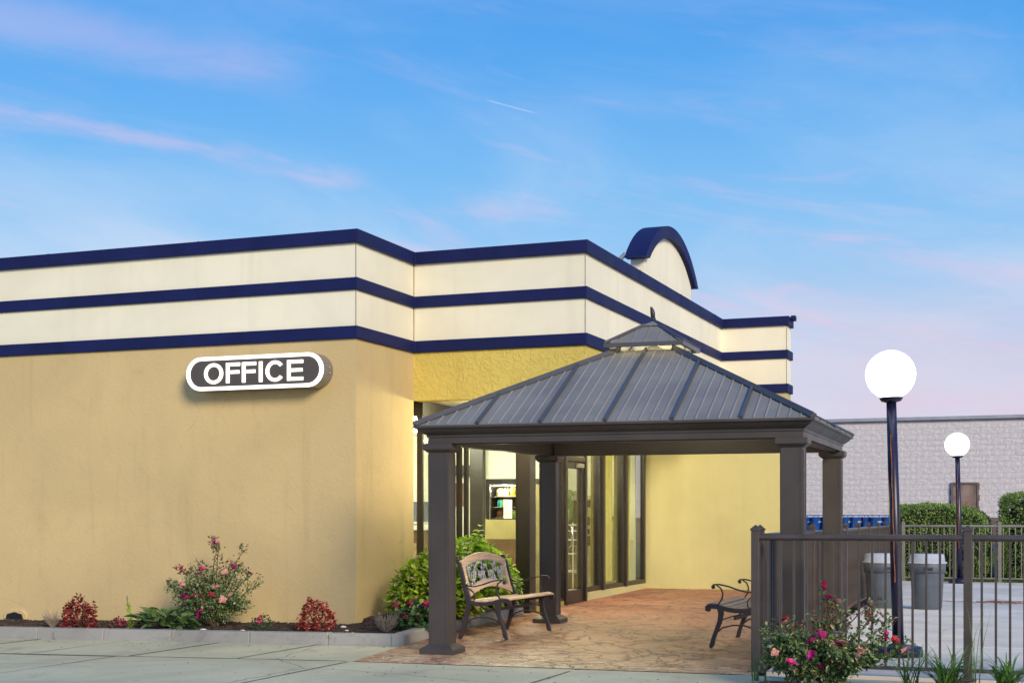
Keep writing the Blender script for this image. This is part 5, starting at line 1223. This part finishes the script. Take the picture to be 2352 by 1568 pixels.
mound('geranium', 'magenta geranium with round dark leaves at the foot of the hydrangea', 'flower', (-6.98, 14.95, zb(-6.98, 14.95)), .30, .22, .27, 'ger', 420, .06, 21, None, 'magenta', 0, wide=1.0)
gmn = bpy.data.objects['geranium']; rnd = random.Random(77)
for cx_, cz_ in ((-.20, .28), (-.02, .31), (.16, .30), (.23, .31), (-.09, .17)):
    for k in range(7): bloom('magenta', gmn, Vector((cx_ + rnd.uniform(-.035, .035), -.18 + rnd.uniform(-.03, .03), cz_ + rnd.uniform(-.02, .03))), .024, rnd, 'flower', 6)

# strap-leaf plants before the near fence
def strap(lab, loc, n, L, spread, seed, wd=.012, arch=.55):
    rnd = random.Random(seed); t = thing('daylily', lab, 'plant', loc, group='strap-leaf plants by the fence')
    for i in range(n):
        a = rnd.uniform(0, 6.28); l = L * rnd.uniform(.6, 1.15); o_ = rnd.uniform(.5, 1) * spread; m = MB(); v = []; K = 7; d = Vector((math.cos(a), math.sin(a) * .55, 0)); sd_ = Vector((-d.y, d.x, 0)).normalized(); b0 = Vector((rnd.uniform(-.06, .06), rnd.uniform(-.05, .05), -.01))
        for k in range(K + 1):
            u = k / K; p = b0 + d * o_ * u ** 1.5 + UP * l * (u - arch * u ** 2.4 * (o_ / spread)); w = wd * (1 - u ** 2.2) * .5 + .0006
            v += [p - sd_ * w, p + sd_ * w + UP * .0]
        m.add(v, [(2 * k, 2 * k + 1, 2 * k + 3, 2 * k + 2) for k in range(K)], True); m.build('leaf', 'daylily', t)
    return t
strap('green daylily clump at the right below the near fence', (-.84, 11.80, .03), 95, .50, .52, 61, .017); strap('green daylily clump at the far right edge of the fence bed', (-.40, 11.80, .03), 80, .46, .50, 62, .017); strap('thin arching daylily between the rose bush and lamp base', (-1.14, 11.95, .03), 26, .54, .50, 63, .012)
strap('small yellowing strap plant at the foot of the fence corner post', (-2.42, 12.18, .0), 11, .26, .08, 64, .014, .1)
t = thing('tall_grass', 'single tall green grass tuft in front of the near fence', 'plant', (-.66, 12.05, .02)); rnd = random.Random(5)
for i in range(5):
    m = MB(); x = rnd.uniform(-.05, .05); h = rnd.uniform(.45, .74); l_ = rnd.uniform(-.10, .12); v = []
    for k in range(6): u = k / 5; v += [(x + l_ * u * u - .005 * (1 - u), 0, h * u), (x + l_ * u * u + .005 * (1 - u) + .0005, .002, h * u)]
    m.add(v, [(2 * k, 2 * k + 1, 2 * k + 3, 2 * k + 2) for k in range(5)]); m.build('blade', 'daylily', t)

# clipped hedges
def hedge(lab, x0, x1, y0, y1, h, seed, n, round_=(.5, .5)):
    rnd = random.Random(seed); cx_, cy_ = (x0 + x1) / 2, (y0 + y1) / 2; t = thing('hedge', lab, 'hedge', (cx_, cy_, lotz(cy_)), group='clipped hedges'); hx, hy = (x1 - x0) / 2, (y1 - y0) / 2
    def surf(d):        # superellipsoid
        e = 9.0; k = (abs(d.x / hx) ** e + abs(d.y / hy) ** e + abs(d.z / (h / 2)) ** e) ** (-1 / e); return d * k
    core = MB(); NU, NV = 20, 12; v = []
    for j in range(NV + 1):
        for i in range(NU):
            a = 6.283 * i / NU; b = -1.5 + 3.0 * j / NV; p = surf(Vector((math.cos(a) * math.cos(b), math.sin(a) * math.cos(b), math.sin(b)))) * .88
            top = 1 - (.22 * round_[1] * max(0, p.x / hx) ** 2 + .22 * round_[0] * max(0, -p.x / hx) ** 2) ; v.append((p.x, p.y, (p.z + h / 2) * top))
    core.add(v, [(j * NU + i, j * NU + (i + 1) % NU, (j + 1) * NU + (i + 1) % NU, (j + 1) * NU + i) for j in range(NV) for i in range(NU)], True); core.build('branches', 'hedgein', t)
    m = MB()
    for i in range(n):
        d = Vector((rnd.uniform(-1, 1) * hx, rnd.uniform(-1, 1) * hy, rnd.uniform(-1, 1) * h / 2)); s_ = surf(d.normalized() * .01 if d.length < 1e-6 else d)
        nn = mnoise.noise(s_ * 3.1 + Vector((seed, 0, 0))); nb = mnoise.noise(s_ * 7.7 + Vector((0, seed, 0))); s_ = s_ * (rnd.uniform(.88, 1.0) + .06 * nn + .035 * nb)
        if nn < -.28 and rnd.random() < .8: continue
        top = 1 - (.22 * round_[1] * max(0, s_.x / hx) ** 2 + .22 * round_[0] * max(0, -s_.x / hx) ** 2); p = Vector((s_.x, s_.y, (s_.z + h / 2) * top))
        m.leaf(p, (d.normalized() + rv(rnd) * .9).normalized(), (d.normalized() + UP * .4 + rv(rnd) * .5).normalized(), rnd.uniform(.035, .07), rnd.uniform(.025, .04), .15, .1)
    m.build('foliage', 'hedge', t, kind='stuff'); return t
hedge('rounded clipped green hedge behind the far fence and bins', -3.62, -1.55, 33.6, 35.4, 1.68, 71, 26000, (.05, .75)); hedge('taller clipped green hedge at the right edge behind the far fence', -1.30, 1.9, 33.6, 35.6, 1.96, 72, 32000, (.05, .05))

# ------------------------------------------------------------------ cord and hose on the pool deck
m = MB(); pts = []; rnd = random.Random(9)
for i in range(150):
    u = i / 149; x = -2.2 + 1.9 * u; y = 24.9 - .5 * u + .05 * math.sin(u * 40); 
    if .55 < u < .85: a = (u - .55) / .3 * 6.28 * 5; x += .20 * math.cos(a) + rnd.uniform(-.02, .02); y += .18 * math.sin(a) + rnd.uniform(-.02, .02)
    pts.append((x, y, .014 + (.025 * abs(math.sin(i * .7)) if .55 < u < .85 else 0)))
m.tube(pts, .006, 6); o = m.build('extension_cord', 'orange'); tag(o, 'tangled orange brown cord lying on the pool deck behind the bins', 'cord')
m = MB(); m.tube([(-2.25, 14.52, .03), (-2.05, 14.45, .05), (-1.88, 14.50, .10), (-1.78, 14.62, .115)], .028, 8); o = m.build('drain_hose', 'hose'); tag(o, 'short black hose leading to the near lamp base', 'hose')

# fallen leaves and grit along the kerb and on the drive
m = MB(); rnd = random.Random(19)
for i in range(150):
    x = rnd.uniform(-13, -2.2); y = rnd.choice([rnd.uniform(10.8, 13.6), 13.9 - abs(rnd.gauss(0, .12))])
    if x > -6.6 and y > 12.3: y = rnd.uniform(10.8, 12.2)
    m.leaf(Vector((x, y, zleft(x) + .006)), Vector((rnd.uniform(-1, 1), rnd.uniform(-1, 1), .1)), UP, rnd.uniform(.012, .035), rnd.uniform(.008, .016), .25, .1)
M['litter'] = leafmat('dry_leaf_litter', (.10, .06, .03), (.26, .17, .08), None, .8, .1)
m.build('leaf_litter', 'litter', kind='stuff')['label'] = 'dry leaf bits scattered on the concrete drive'
